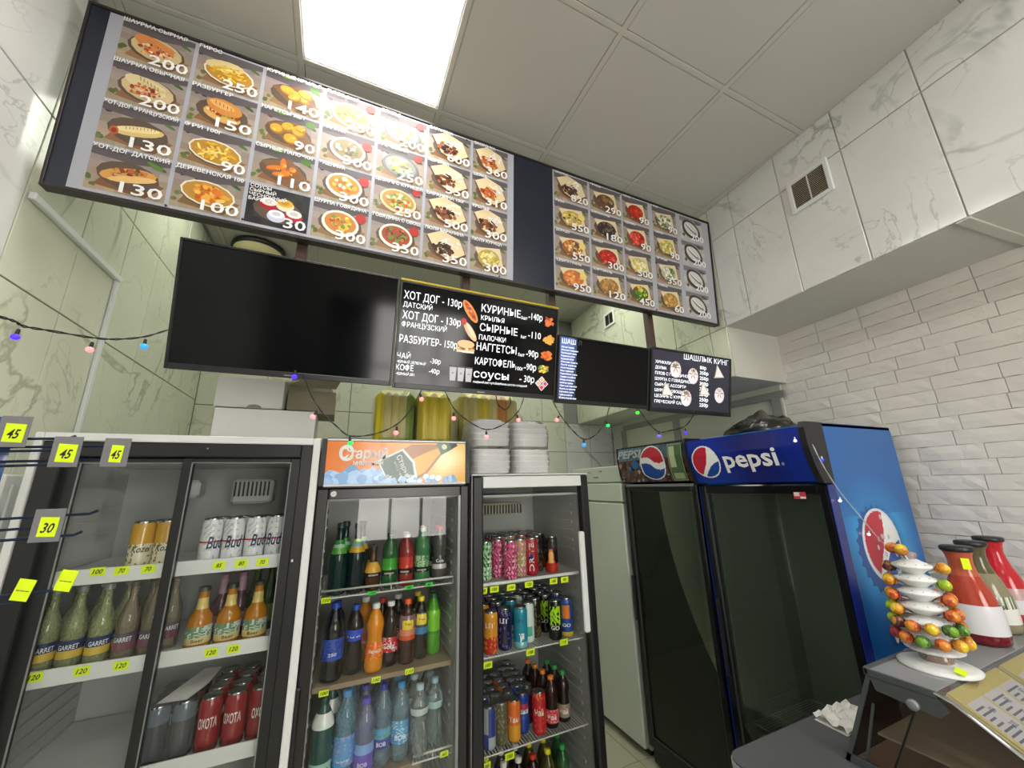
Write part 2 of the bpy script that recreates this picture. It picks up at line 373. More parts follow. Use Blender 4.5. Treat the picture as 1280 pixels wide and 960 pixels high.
# bulkhead on the right: front part and deeper rear part
def bulk(name, y0, y1, z0, m):
    q = MB(); q.prism([(xb(y0)+.008, y0), (xr(y0)+.2, y0), (xr(y1)+.2, y1), (xb(y1)+.008, y1)], z0, ZC, 'z'); return struct(name, q, m)
bk = bulk('wall_bulkhead', YN, YW, ZB, M_plaster)
bk2 = bulk('wall_bulkhead_rear', YW, YB, ZS, M_plaster)
d = Vector((.075, 1, 0)).normalized(); k = math.sqrt(1+.075**2)
ybs = [YN]+[.405-.295*j for j in range(9, 0, -1)]+[.405, .70, .995, 1.29, YW-.001]
tile_wall(bk, (2.03+.008, 0, 0), d, [y*k for y in ybs], [ZB, 3.17, ZC-.002], M_marble, nrm=(-1, .075, 0))
yb2 = [YW+.001, 1.585, 1.88, 2.175, 2.47, 2.765, 3.06, YB]
tile_wall(bk2, (2.03+.008, 0, 0), d, [y*k for y in yb2], [ZS, 2.571, 3.17, ZC-.002], M_marble_lit, nrm=(-1, .075, 0))
# joint lid on the underside of the bulkhead
MB().box(0, .5, -.02, .02, -.008, 0, .002).build('joint_strip', M_plaster, bk, (2.06, .42, ZB), (0, 0, -.1))
# brick wall
wr = MB(); wr.prism([(xr(YN), YN), (xr(YW+.04), YW+.04), (xr(YW)+.2, YW+.04), (xr(YN)+.2, YN)], 0, ZB+.02, 'z'); wr = struct('wall_right', wr, M_mortar)
RB = random.Random(5); BR = []
for v in range(7):
    q = MB(); nx, nz = 6, 2; W, Hh = .2205, .0640; vs = []; fs = []
    for j in range(nz+1):
        for i in range(nx+1):
            e = (i in (0, nx)) or (j in (0, nz))
            vs.append((-(.009+RB.uniform(0, .004)) if not e else -.007-RB.uniform(0, .003), W*i/nx+(RB.uniform(-.002, .002) if not e else 0), Hh*j/nz+RB.uniform(-.0012, .0012)))
    for j in range(nz):
        for i in range(nx): k2 = j*(nx+1)+i; fs.append((k2, k2+nx+1, k2+nx+2, k2+1))
    n0 = len(vs); ring = list(range(nx+1))+[(nx+1)*(j+1)+nx for j in range(nz)]+[nz*(nx+1)+i for i in range(nx-1, -1, -1)]+[(nx+1)*j for j in range(nz-1, 0, -1)]
    for r_ in ring: vs.append((.002, vs[r_][1], vs[r_][2]))
    L_ = len(ring)
    for i in range(L_): fs.append((ring[i], ring[(i+1) % L_], n0+(i+1) % L_, n0+i))
    q.faces(vs, fs); BR.append(q.mesh('brick', M_brickw))
ang = -math.atan(.077); row = 0; z = ZB-.066
while z > .98:
    y = YW+.03-RB.uniform(.02, .2)
    yy = [YW+.03]
    first = True
    while y > .22:
        o = link('brick', RB.choice(BR), wr, (xr(y), y, z+.003), (0, 0, ang)); y -= .2225
    # closing piece at the far corner
    z -= .0662; row += 1
q = MB()  # lower and nearer bricks nobody sees from here: one joined part
for r_ in range(16):
    for c_ in range(9):
        y0 = 1.3-c_*.2225-(r_ % 2)*.1; q.prism([(xr(y0)-.009, y0), (xr(y0+.217)-.009, y0+.217), (xr(y0+.217)+.01, y0+.217), (xr(y0)+.01, y0)], .98-.0662*(r_+.92), .98-.0662*r_, 'z')
q.build('brick', M_brickw, wr)['kind'] = 'stuff'
# end pieces of courses at the far corner
q = MB()
for r_ in range(24):
    z0 = ZB-.066*(r_+1)+.003-.0002*r_; q.prism([(xr(1.40)-.0075, 1.40), (xr(YW+.03)-.0075, YW+.03), (xr(YW+.03)+.01, YW+.03), (xr(1.4)+.01, 1.4)], z0, z0+.064, 'z')
q.build('brick', M_brickw, wr)['kind'] = 'stuff'
# partition beyond the brick wall, aluminium framed white panels, then tiled return
def partx(y): return 2.62+.03*(y-1.5)
wp = MB(); wp.prism([(partx(1.5), 1.5), (partx(3.1), 3.1), (partx(3.1)+.05, 3.1), (partx(1.5)+.05, 1.5)], 0, ZS, 'z'); wp = struct('wall_passage', wp, mat('passage_panel', hx('c9cbbb'), .4, var=.02))
q = MB(); q.prism([(partx(1.47)-.02, 1.47), (partx(3.1)-.02, 3.1), (partx(3.1), 3.1), (partx(1.47), 1.47)], 2.16, 2.205, 'z'); q.build('aluminium_rail', M_alu, wp)
for y in (1.53, 2.40, 3.10): MB().box(partx(y)-.02, partx(y)+.001, y-.03, y+.03, 0, 2.16, .002).build('aluminium_post', M_alu, wp)
wt = struct('wall_passage_end', MB().box(2.728, 2.9, 3.1, YB+.01, 0, ZS), M_grout)
tile_wall(wt, (2.728, 0, 0), (0, 1, 0), [3.13, YB], [0, .46, .76, 1.06, 1.36, 1.66, 1.96, ZS], M_marble, nrm=(-1, 0, 0))
# wall behind the viewer with a shop window and a glazed door
M_sky = mat('daylight_pane', (.9, .95, 1), .5, emit=(1, .98, .95), es=WINDOW_STRENGTH)
q = MB()
for a in [(XL-.15, -.25, 0, ZC), (-.25, .3, 2.3, ZC), (.3, 1.65, 2.6, ZC), (.3, 1.65, 0, .9), (1.65, 3.2, 0, ZC), (-.25, .3, 2.29, 2.6)]:
    q.box(a[0], a[1], YN-.15, YN, a[2], a[3])
struct('wall_front', q, mat('dark_hall_wall', hx('85827a'), .8))
wn = struct('window_1', MB().box(.3, 1.65, YN-.10, YN-.09, .9, 2.6), M_sky)
for x in (.3, .75, 1.2, 1.61): MB().box(x, x+.04, YN-.09, YN-.03, .9, 2.6, .004).build('window_frame', M_alu, wn)
for z in (.9, 1.7, 2.56): MB().box(.3, 1.65, YN-.085, YN-.035, z, z+.04, .004).build('window_frame', M_alu, wn)
dr = struct('door_1', MB().box(-.19, .24, YN-.10, YN-.09, .1, 2.25), mat('shaded_door_glass', hx('4c5254'), .1))
for a in [(-.25, -.19, 0, 2.3), (.24, .3, 0, 2.3), (-.19, .24, 2.24, 2.3), (-.19, .24, 0, .1), (-.19, .24, .95, 1.03)]: MB().box(a[0], a[1], YN-.11, YN-.04, a[2], a[3], .004).build('door_frame', M_dgrey, dr)
# cable duct on the left wall
t = thing('cable_duct', 'white cable duct running along and down the left wall tiles', 'cable duct', (XL, 2.09, 1.4))
MB().box(0.0005, .02, -.55, .01, 1.16, 1.185, .003).build('horizontal_duct', M_whitepl, t)
MB().box(0.0005, .014, -.008, .014, 0, 1.16, .003).build('vertical_duct', M_whitepl, t)
# ventilation grilles on the bulkhead
def vent(y0, z0, w, h, label, dark, m_fr):
    t = thing('ventilation_grille', label, 'ventilation grille', (xb(y0)-.001, y0, z0), -PI/2-math.atan(.075)+0)
    q = MB(); f = .022
    for a in [(0, f, 0, h), (w-f, w, 0, h), (f, w-f, 0, f), (f, w-f, h-f, h)]: q.box(a[0], a[1], -.012, 0, a[2], a[3], .003)
    q.box(w/2-.002, w/2+.002, -.009, 0, f, h-f); q.build('frame', m_fr, t)
    MB().box(f, w-f, -.002, -.0005, f, h-f).build('dark_backing', M_blackg, t)
    n = 15
    for k_ in range(n):
        zz = f+(h-2*f)*(k_+.5)/n
        q = MB(); q.prism([(-.002, zz+.0035), (-.009, zz-.001), (-.0095, zz+.0015), (-.003, zz+.005)], f, w-f, 'x'); q.build('slat', dark, t)
vent(.955, 2.993, .20, .19, 'square white ventilation grille on the grey-veined marble bulkhead', mat('grille_slat', hx('b5ab98'), .5), M_whitepl)
vent(2.72, 3.06, .165, .145, 'dark olive ventilation grille on bulkhead tiles behind the menu board', mat('grille_slat_dark', hx('4a4c3c'), .5), M_whitepl)
# left-wall electrical box and round lamp
t = thing('wall_box', 'white flat wall box on the left wall tiles behind the sliding cooler', 'wall box', (XL, 1.90, 1.40))
MB().box(0.0005, .03, -.15, .14, 0, .32, .006).build('box', M_white, t); MB().box(.03, .036, -.12, .11, .03, .29, .003).build('cover', M_whitepl, t)
t = thing('round_ceiling_lamp', 'round glass ceiling lamp with dark rim between menu board and large screen', 'ceiling lamp', (-.66, 3.05, ZC))
MB().lathe([(.17, -.005), (.175, -.03), (.165, -.04)], 32, (0, 0, -.006)).build('rim', M_black, t)
MB().lathe([(.162, -.03), (.15, -.06), (.10, -.085), (.001, -.095)], 32, (0, 0, -.006)).build('glass_dome', mat('dome_glass', hx('b9b58e'), .1, coat=1, emit=hx('ffe9a0'), es=.10), t)
# ------------------------------------------------------------------ menu board
def rnd(seed): return random.Random(seed)
def blob(q, cx, cz, r, R, col, n=7, e=.3):
    q.flat([(cx+r*(1+R.uniform(-e, e))*math.cos(2*PI*i/n), cz+r*(1+R.uniform(-e, e))*math.sin(2*PI*i/n)) for i in range(n)], col)
def jit(c, R, a=.06): k = R.uniform(-a, a); return tuple(min(1, max(0, x+k+R.uniform(-a/3, a/3))) for x in c)
def scat(q, R, cx, cz, rx, rz, cols, n, s, rot=0.0):
    c_, s_ = math.cos(rot), math.sin(rot)
    for i in range(n):
        a = R.uniform(0, 2*PI); d_ = math.sqrt(R.random()); x, z = rx*d_*math.cos(a), rz*d_*math.sin(a)
        blob(q, cx+c_*x-s_*z, cz+s_*x+c_*z, s*R.uniform(.6, 1.2), R, jit(hx(R.choice(cols)), R))
FOOD = dict(
 soup1=('f0ead8', 'd98a35', ['e8b04a', '6f8f3a', 'c9672a', 'e8d7b0']), soup2=('e9ebe2', '8a7a55', ['5a4630', 'e8e0c0', '6c7440', 'a06a40']),
 soup3=('efe9da', 'c7803a', ['d8b23a', 'e0c24a', 'b04a2a', '7c8f3a']), soup4=('efe9da', 'a4482a', ['7a3a22', '6a8038', 'c8643a', '40402a']))
def food(kind, seed, w, h):
    q = MB((0, w, 0, h)); R = rnd(seed); pink, grn = 'b04a4a', '4e6b34'
    top, bot = hx('8e8488'), hx('a8967c')
    if kind == 'sauce': top = bot = hx('2c2c2f')
    if kind == 'fish': top = bot = hx('b9b6b2')
    q.grid(0, w, 0, h, 8, 6, lambda u, v: jit(tuple(a*(1-v)+b*v for a, b in zip(bot, top)), R, .035))
    if kind not in ('sauce', 'fish'):
        for i in range(4): blob(q, w*R.uniform(.02, .35), h*R.uniform(.80, .97), h*.07, R, jit(hx('4a2c38'), R))
        for i in range(3): blob(q, w*R.uniform(.35, .6), h*R.uniform(.82, .92), h*.035, R, jit(hx('a83a3c'), R))
        q.ell(w*.86, h*.80, w*.12, h*.04, jit(hx('47662f'), R), -.5, 8)
        for i in range(3): blob(q, w*R.uniform(.02, .12), h*R.uniform(.1, .35), h*.055, R, jit(hx('61703f'), R))
        q.flat([(w*.1, h*.12), (w*.75, h*.02), (w*.97, h*.35), (w*.3, h*.6)], jit(hx('8a6848'), R))
    cx, cz = w*.5, h*.46
    if kind != 'sauce': q.flat([(0, h*.80), (w*.55, h*.74), (w, h*.86), (w, h), (0, h)], tuple(x*.66 for x in top))
    h0 = h; h = h*1.18
    q.ell(cx, cz-h*.02, w*.40, h*.27, hx('5f5044'), -.08)
    if kind in ('wrap', 'wrap2'):
        c = 'd98a4c' if kind == 'wrap' else 'dccb9c'
        q.ell(cx, cz, w*.36, h*.25, hx('cdb78a'), -.15); q.ell(cx-w*.04, cz+h*.08, w*.30, h*.15, hx(c), -.35)
        scat(q, R, cx, cz-h*.02, w*.22, h*.11, ['a8502c', 'd8a070', 'e8d0a8', '8e3c24', 'c87848'], 34, h*.035, -.1)
        q.ell(cx+w*.06, cz+h*.13, w*.2, h*.055, hx(c), -.3); 
        if kind == 'wrap2':
            for i in range(6): q.ell(cx-w*.12+i*w*.05, cz+h*.2-i*h*.025, w*.01, h*.05, hx('a8905c'), .2, 6)
        scat(q, R, cx-w*.1, cz-h*.13, w*.12, h*.04, ['c0502c', 'e0a060'], 8, h*.03)
    elif kind in ('hotdog', 'roll'):
        if kind == 'roll':
            q.ell(cx, cz, w*.34, h*.11, hx('d9bf7c'), .22); q.ell(cx-w*.02, cz+h*.03, w*.30, h*.06, hx('ead79c'), .22)
            for i in range(9): q.ell(cx-w*.16+i*w*.045, cz+h*.02+i*h*.012, w*.006, h*.03, hx('8c6a34'), .1, 6)
            q.ell(cx-w*.3, cz-h*.09, w*.06, h*.09, hx('b8603c')); q.ell(cx-w*.3, cz-h*.09, w*.035, h*.05, hx('8c3424'))
        else:
            q.ell(cx, cz, w*.36, h*.14, hx('d39a4c'), .22); scat(q, R, cx-w*.02, cz+h*.05, w*.28, h*.07, ['8c3c20', 'b8683c', '6c6c30', 'c89058'], 36, h*.035, .22)
            q.ell(cx+w*.06, cz-h*.07, w*.31, h*.07, hx('e2b878'), .22); q.ell(cx+w*.3, cz+h*.3, w*.12, h*.04, hx('5c8434'), -.4)
    elif kind in ('fries', 'wedges', 'gyros'):
        q.ell(cx, cz, w*.40, h*.26, hx('e2dac4'), -.12); q.ell(cx, cz, w*.37, h*.23, hx('b98a3c'), -.12)
        cols = ['e2bc44', 'd6a42c', 'edd070', 'c8902a'] if kind != 'wedges' else ['d97c28', 'e09a3c', 'c8641c', 'e8b050']
        if kind == 'gyros': q.ell(cx-w*.08, cz+h*.16, w*.3, h*.13, hx('d8c48c'), .1)
        for i in range(46):
            a = R.uniform(0, 2*PI); d_ = math.sqrt(R.random())*.85; x, z = cx+w*.30*d_*math.cos(a), cz+h*.20*d_*math.sin(a)
            q.ell(x, z, w*R.uniform(.05, .09), h*(.022 if kind != 'wedges' else .045), jit(hx(R.choice(cols)), R), R.uniform(-1.2, 1.2), 6)
    elif kind == 'burger':
        q.ell(cx, cz-h*.06, w*.29, h*.16, hx('d8a860'), -.15); scat(q, R, cx, cz-h*.02, w*.26, h*.06, ['c8482c', 'e8d8b0', '7c9038', '8c4424'], 30, h*.035, -.2)
        q.ell(cx+w*.02, cz+h*.12, w*.28, h*.17, hx('c98a44'), -.2); q.ell(cx-w*.02, cz+h*.16, w*.2, h*.08, hx('dca868'), -.2)
        for i in range(5): q.ell(cx-w*.12+i*w*.06, cz+h*.2-i*h*.02, w*.008, h*.05, hx('a0602c'), .1, 6)
    elif kind in ('nugget', 'stick', 'wing'):
        q.flat([(w*.12, h*.5), (w*.55, h*.08), (w*.95, h*.25), (w*.6, h*.68)], hx('7c5a40'))
        q.ell(w*.35, h*.85, w*.12, h*.07, hx('6f9a3a')); q.ell(w*.85, h*.72, w*.09, h*.08, hx('527a34'))
        P = {'nugget': [(-.2, .02, .12, .12, .1), (-.02, .13, .12, .11, .5), (.16, .08, .12, .13, -.6), (.05, -.14, .13, .13, 0), (.2, .16, .1, .08, 0)],
             'stick': [(-.14, .0, .16, .06, .35), (.0, .1, .06, .2, .1), (.1, -.04, .16, .06, .25), (-.02, -.12, .17, .06, .2), (.16, .04, .07, .08, 0)],
             'wing': [(-.1, .1, .15, .11, -.2), (.12, .02, .18, .1, -.5), (.2, .12, .14, .1, -.3), (.02, -.04, .12, .08, .3)]}[kind]
        for (dx, dz, rx, rz, ro) in P:
            c = hx('d99a2c' if kind == 'nugget' else ('d4762a' if kind == 'stick' else 'e0a040'))
            q.ell(cx+dx*w, cz+dz*h, rx*w, rz*h, tuple(x*.72 for x in c), ro); q.ell(cx+dx*w-.003, cz+dz*h+.004, rx*w*.85, rz*h*.8, c, ro)
            scat(q, R, cx+dx*w, cz+dz*h, rx*w*.6, rz*h*.5, ['e8b450', 'c07a24', 'f0c870'], 5, h*.018)
    elif kind == 'sauce':
        for (dx, dz, c1, c2) in [(-.16, .12, 'b01f2c', 'e6e2e0'), (.1, .16, 'e4d7b8', 'd8a838'), (.26, -.04, 'b41c2c', 'ece4e2'), (-.02, -.12, 'c9c9e0', 'eeeef6')]:
            q.ell(cx+dx*w, cz+dz*h-.006, w*.15, h*.13, hx(c1)); q.ell(cx+dx*w, cz+dz*h+.004, w*.13, h*.09, hx(c2)); q.ell(cx+dx*w, cz+dz*h+.005, w*.07, h*.045, tuple(x*.85 for x in hx(c2)))
    elif kind in FOOD:
        rim, liq, cols = FOOD[kind]
        q.ell(cx+w*.03, cz, w*.36, h*.31, hx('5d4a3a')); q.ell(cx, cz+h*.02, w*.34, h*.30, hx(rim), -.1, 20); q.ell(cx, cz+h*.03, w*.29, h*.24, hx(liq), -.1, 20)
        scat(q, R, cx, cz+h*.04, w*.2, h*.16, cols, 34, h*.045); q.ell(w*.86, h*.62, w*.1, h*.12, hx('b03028'))
    elif kind in ('salad', 'salad2', 'plov'):
        q.ell(cx, cz, w*.38, h*.30, hx('6c6f70' if kind == 'salad' else 'd8c49a'), -.1, 20); q.ell(cx, cz+h*.01, w*.33, h*.25, hx('8c8f8c' if kind == 'salad' else 'b88a4a'), -.1, 20)
        scat(q, R, cx, cz, w*.24, h*.18, {'salad': ['e8e8d8', '8fae4a', 'd8dcc0', 'b8c870', 'e0a060'], 'salad2': ['7fa83a', 'b8cc60', 'c8482c', 'e8dcb0', '5c8430'], 'plov': ['e0b860', 'd09a3c', 'ecd49a', 'a86a34']}[kind], 54, h*.04)
        q.ell(w*.86, h*.72, w*.09, h*.1, hx('b83430'))
    elif kind in ('meat', 'meat2', 'meat3'):
        q.flat([(w*.06, h*.62), (w*.28, h*.18), (w*.62, h*.05), (w*.97, h*.30), (w*.82, h*.66), (w*.4, h*.8)], hx('5c3c2a'))
        q.flat([(w*.08, h*.66), (w*.3, h*.24), (w*.62, h*.10), (w*.94, h*.34), (w*.8, h*.70), (w*.4, h*.84)], hx('e0cda4'))
        scat(q, R, cx+w*.16, cz+h*.18, w*.2, h*.12, ['ece6e0', 'd8d0dc', 'f4f0ea'], 18, h*.03)
        cols = {'meat': ['5a3222', '7c4428', '3c2218', '94583a'], 'meat2': ['c06a34', '9a4a24', 'd88a48', 'b05a2c'], 'meat3': ['4a3026', '6a4232', '382420']}[kind]
        scat(q, R, cx-w*.04, cz+h*.0, w*.24, h*.15, cols, 40, h*.05, -.15)
        for i in range(4): q.ell(cx+R.uniform(-.1, .25)*w, cz+R.uniform(.05, .25)*h, w*.09, h*.012, hx('f0ecec'), R.uniform(-.8, .8), 6)
    elif kind in ('red', 'red2', 'eggplant', 'cheese', 'pickle', 'greens', 'potato', 'mush', 'lemonfish', 'salmon', 'crab', 'corn', 'grain'):
        q.flat([(w*.12, h*.62), (w*.35, h*.15), (w*.9, h*.25), (w*.8, h*.72)], hx('ddcba4'))
        S = {'red': ['c8321e', 'd84428', 'a82416'], 'red2': ['c42c24', 'd84034', 'e06048'], 'eggplant': ['3c3438', '5a4a44', '28242a', '7a6850'], 'cheese': ['ecdf9c', 'f0e8c0', 'd8c050'], 'pickle': ['d8dcc8', '8c9a5c', 'eceadc', '5c6838'], 'greens': ['4f7a2c', 'c8c83c', 'a83c30', '6f9a3a'], 'potato': ['b98a4c', 'c89c60', 'a87a3c'], 'mush': ['7c5a3c', '9a744c', '604430'], 'lemonfish': ['e0c060', 'c8a868', '4a4a48', 'f0e0a0'], 'salmon': ['e08a4a', 'd87838', 'f0b078'], 'crab': ['c87038', 'e8d8a0', 'd89048', '50585c'], 'corn': ['d8c468', 'e8dca0', 'c0a848'], 'grain': ['c89c50', 'd8b068', 'b88840']}[kind]
        q.ell(cx, cz, w*.30, h*.24, tuple(x*.8 for x in hx(S[0])), .1); scat(q, R, cx, cz, w*.25, h*.19, S, 34, h*.055)
        if kind in ('lemonfish', 'salmon', 'crab'): q.ell(w*.78, h*.5, w*.1, h*.1, hx('e8d070'))
    elif kind == 'fish':
        q.ell(cx, cz+h*.05, w*.42, h*.30, hx('3c3a3a'), -.45, 20); q.ell(cx, cz+h*.05, w*.33, h*.23, hx('d2cfcc'), -.45, 20)
        q.ell(cx, cz+h*.06, w*.28, h*.07, hx('7b7674'), -.55, 12); q.ell(cx-w*.02, cz+h*.1, w*.24, h*.03, hx('f0eeec'), -.55, 12)
        q.ell(w*.8, h*.75, w*.14, h*.04, hx('4a4644'), -.3, 8); blob(q, w*.14, h*.18, h*.06, R, hx('545250'))
    return q
LEFT = [[('wrap', 'ШАУРМА СЫРНАЯ', '200'), ('wrap2', 'ШАУРМА ОБЫЧНАЯ', '200'), ('roll', 'ХОТ-ДОГ ФРАНЦУЗСКИЙ', '130'), ('hotdog', 'ХОТ-ДОГ ДАТСКИЙ', '130')],
 [('gyros', 'ГИРОС', '250'), ('burger', 'РАЗБУРГЕР', '150'), ('fries', 'ФРИ 100г', '90'), ('wedges', 'ДЕРЕВЕНСКАЯ 100', '100')],
 [('wing', 'КУРИНЫЕ КРЫЛЬЯ', '140'), ('nugget', 'НАГЕТСЫ 5ШТ', '90'), ('stick', 'СЫРНЫЕ ПАЛОЧКИ', '110'), ('sauce', 'СОУСЫ', '30')],
 [('plov', 'ПЛОВ 300Г', '250'), ('soup2', 'ЛАГМАН', '300'), ('soup1', 'ХАШЛАМА', '300'), ('soup3', 'ШУРПА ГОВЯДИНА', '300')],
 [('salad', 'ОЛИВЬЕ', '200'), ('salad', 'ГРЕЧЕСКИЙ', '250'), ('salad2', 'ЦЕЗАРЬ С КУРИЦЕЙ', '250'), ('soup4', 'ГОВЯДИНА С ОВОЩ', '350')],
 [('meat', 'БАРАНИНА', '600'), ('meat', 'КОРЕЙКА', '550'), ('meat', 'БАРАНИНА 100Г', '500'), ('meat3', 'ЛЮЛЯ БАРАНИНА', '350')],
 [('meat2', 'ОКОРОЧКА', '360'), ('meat2', 'ШЕЙКА', '310'), ('meat', 'КРЫЛЬЯ', '300'), ('corn', 'ЛЮЛЯ КУРИЦА', '300')]]
RIGHT = [[('meat3', 'ШАШЛЫК', '820'), ('lemonfish', 'РЫБА', '550'), ('crab', 'ДОРАДО', '550'), ('salmon', 'СЁМГА ГРИЛЬ', '950')],
 [('mush', 'ГРИБЫ', '290'), ('eggplant', 'БАКЛАЖАНЫ', '180'), ('red2', 'ОВОЩИ', '300'), ('potato', 'КАРТОФЕЛЬ', '120')],
 [('red', 'СОУС', '90'), ('red2', 'АДЖИКА', '90'), ('cheese', 'СЫР', '500'), ('greens', 'СОЛЕНЬЯ', '450')],
 [('pickle', 'ЛУК', '90'), ('corn', 'ЛИМОН', '90'), ('pickle', 'ОГУРЦЫ', '350'), ('grain', 'ЛАВАШ', '60')],
 [('fish', 'РЫБА', '200'), ('fish', 'РЫБА', '200'), ('fish', 'РЫБА', '200'), ('fish', 'РЫБА', '200')]]
BW, BH = 3.03, .705
board = thing('menu_board', 'long white hanging food menu board with rows of priced dish photos below the ceiling', 'menu board', (-.91, 1.50, 2.598), 0, rx=.071)
MB().box(0, BW, .002, .03, 0, BH, .002).build('backing_panel', M_blackg, board)
q = MB()
for a in [(-.008, 0, -.01, BH+.01), (BW, BW+.008, -.01, BH+.01), (0, BW, -.01, 0), (0, BW, BH, BH+.01)]: q.box(a[0], a[1], -.006, .034, a[2], a[3], .001)
q.build('frame', mat('dark_brown_frame', hx('2c2424'), .4), board)
M_board = vcol('board_print', .40, .4, coat=.0)
M_bwhite = mat('board_white', hx('a9abb5'), .42, var=.02)
MB().box(.05, 1.612, -.0015, .002, .004, BH-.004).build('white_panel', M_bwhite, board)
MB().box(1.842, BW-.004, -.0015, .002, .004, BH-.004).build('white_panel', M_bwhite, board)
M_navy = mat('navy_vinyl', hx('1a2030'), .3, coat=.2)
MB().box(0, .05, -.0012, .002, .001, BH-.001).build('navy_strip', M_navy, board); MB().box(1.612, 1.842, -.0012, .002, .001, BH-.001).build('navy_strip', M_navy, board)
seed = 1
for cols, u0, pit, w in ((LEFT, .088, .2175, .205), (RIGHT, 1.850, .2300, .216)):
    for i, c in enumerate(cols):
        for j, (kd, cap, price) in enumerate(c):
            x = u0+pit*i; h = .160; z = BH-.012-.1725*j-h
            seed += 1; ww = w-(.02 if (cols is LEFT and i == 6) or (cols is RIGHT and i >= 2) else 0)
            o = food(kd, seed, ww, h).build('dish_photo', M_board, board, (x, -.0019, z))
            text('price_text', price, o, ww-.004, .004, .039, M_txt, y=-.0085, align='r', bold=.014, w=min(.112, .0375*len(price)))
            if kd == 'sauce':
                for n_, tx in enumerate(['СОУСЫ', 'СЫРНЫЙ', 'ЧЕСНОЧНЫЙ', 'БАРБЕКЮ']): text('caption_text', tx, o, .006, h-.018-.018*n_, .013, M_txt, y=-.0085, bold=.015)
            elif kd != 'fish': text('caption_text', cap, o, .003, h-.013, .0150 if cols is LEFT else .012, M_txt, y=-.0085, w=min(ww-.006, .0138*len(cap)), bold=.018)
for (x, z) in [(.30, .01), (.52, .02), (1.36, .69), (1.54, .01), (2.3, .69), (2.52, .01), (1.72, .64)]:
    MB().lathe([(.004, 0), (.003, .004), (0.0001, .005)], 8, axis='z').build('screw', M_black, board, (x, -.003, z), (PI/2, 0, 0))
# ------------------------------------------------------------------ mounting posts and screens
PX = [(-.197, 'leftmost brown square post hanging from the ceiling behind the large blank screen'), (.487, 'brown square post hanging from the ceiling behind the orange-topped hot dog screen'),
      (.953, 'brown square post behind the joint of the hot dog screen and half-dark screen'), (1.617, 'rightmost brown square post hanging beside the ventilation grille')]
for x, l in PX:
    t = thing('mounting_post', l, 'post', (x, 1.575, 2.12)); MB().box(-.020, .020, -.02, .02, 0, 1.285, .003).build('post', M_brown, t)
    MB().box(-.04, .04, -.04, .04, 1.276, 1.285, .002).build('ceiling_plate', M_brown, t); MB().box(-.06, .06, -.045, -.02, .0, .16, .002).build('screen_bracket', M_black, t)
M_screen = mat('dark_screen', hx('06070a'), .10, spec=.28, var=0)
M_scrtxt = mat('screen_white', (1, 1, 1), .4, emit=(.92, .95, 1), es=.72)
M_scrpic = vcol('screen_picture', .3, .3, es=.55)
M_scrdim = vcol('screen_glow', .2, .4, es=.30)
def screen(name, label, x0, x1, yb, z0, z1, tilt, bez=.008, bottom=.02):
    w, h = x1-x0, z1-z0
    t = thing(name, label, 'screen', (x0, yb, z0), 0, rx=tilt)
    q = MB()
    for a in [(0, bez, 0, h), (w-bez, w, 0, h), (bez, w-bez, 0, bottom), (bez, w-bez, h-bez, h)]: q.box(a[0], a[1], -.008, .012, a[2], a[3], .0015)
    q.build('bezel', M_black, t); MB().box(.004, w-.004, .008, .03, .004, h-.004, .004).build('rear_shell', M_black, t)
    MB().box(w*.2, w*.8, .03, .06, h*.1, h*.6, .01).build('rear_cover', M_black, t)
    MB().box(bez, w-bez, -.003, .008, bottom, h-bez).build('screen_panel', M_screen, t)
    return t, w, h
TL = .195
t, w, h = screen('menu_screen', 'large blank switched-off black screen, leftmost of the hanging screens', -.520, .168, 1.495, 2.031, 2.458, TL)
MB().box(w/2-.016, w/2+.016, -.0092, -.008, .006, .010).build('badge', M_grey, t)
t, w, h = screen('menu_screen', 'lit screen of white hot dog prices on black with yellow upper edge', .172, .893, 1.495, 2.026, 2.452, TL)
MB().box(w/2-.016, w/2+.016, -.0092, -.008, .006, .010).build('badge', M_grey, t)
MB().box(0, w, -.0075, .0125, h+.0002, h+.009, .002).build('yellow_edge_strip', mat('yellow_tape', hx('b9a51c'), .5), t)
HS = .42
def st(s, u, v, hh, u1=None, al='l', m=None, b=.003, sh=0):
    if hh > .03: hh *= .9; v += .008
    text('screen_text', s, t, u*w, v*HS-hh/2+.003, hh, m or M_scrtxt, w=(u1-u)*w if u1 else None, y=-.0036, align=al, bold=b, shear=sh)
st('ХОТ ДОГ - 130р', .022, .868, .034, .352); st('ДАТСКИЙ', .022, .785, .019, .182); st('ХОТ ДОГ - 130р', .022, .677, .034, .352); st('ФРАНЦУЗСКИЙ', .022, .595, .020, .272)
st('РАЗБУРГЕР- 150р', .016, .448, .032, .340); st('ЧАЙ', .010, .295, .021, .082); st('ЧЕРНЫЙ,ЗЕЛЕНЫЙ', .010, .238, .010, .168); st('КОФЕ', .010, .185, .022, .103); st('ЧЕРНЫЙ,3В1', .010, .125, .010, .11)
st('-30р', .191, .275, .020, .251); st('-40р', .188, .178, .020, .248)
st('КУРИНЫЕ', .473, .868, .036, .73); st('3шт', .735, .845, .014, .778); st('-140р', .786, .868, .033, .885); st('КРЫЛЬЯ', .473, .775, .020, .623)
st('СЫРНЫЕ', .470, .668, .035, .716); st('3шт', .738, .640, .014, .778); st('-110', .79, .665, .033, .880); st('ПАЛОЧКИ', .468, .572, .021, .640)
st('НАГГЕТСЫ', .457, .468, .035, .716); st('5шт', .728, .445, .014, .772); st('-90р', .783, .462, .033, .868); st('КАРТОФЕЛЬ', .453, .318, .032, .713); st('100г', .716, .295, .016, .770); st('-90р', .775, .315, .033, .858)
st('соусы', .449, .190, .036, .674, b=.006); st('- 30р', .747, .185, .033, .849); st('сырный,кетчуп,барбекю,кисло-сладкий', .449, .115, .009, .80)
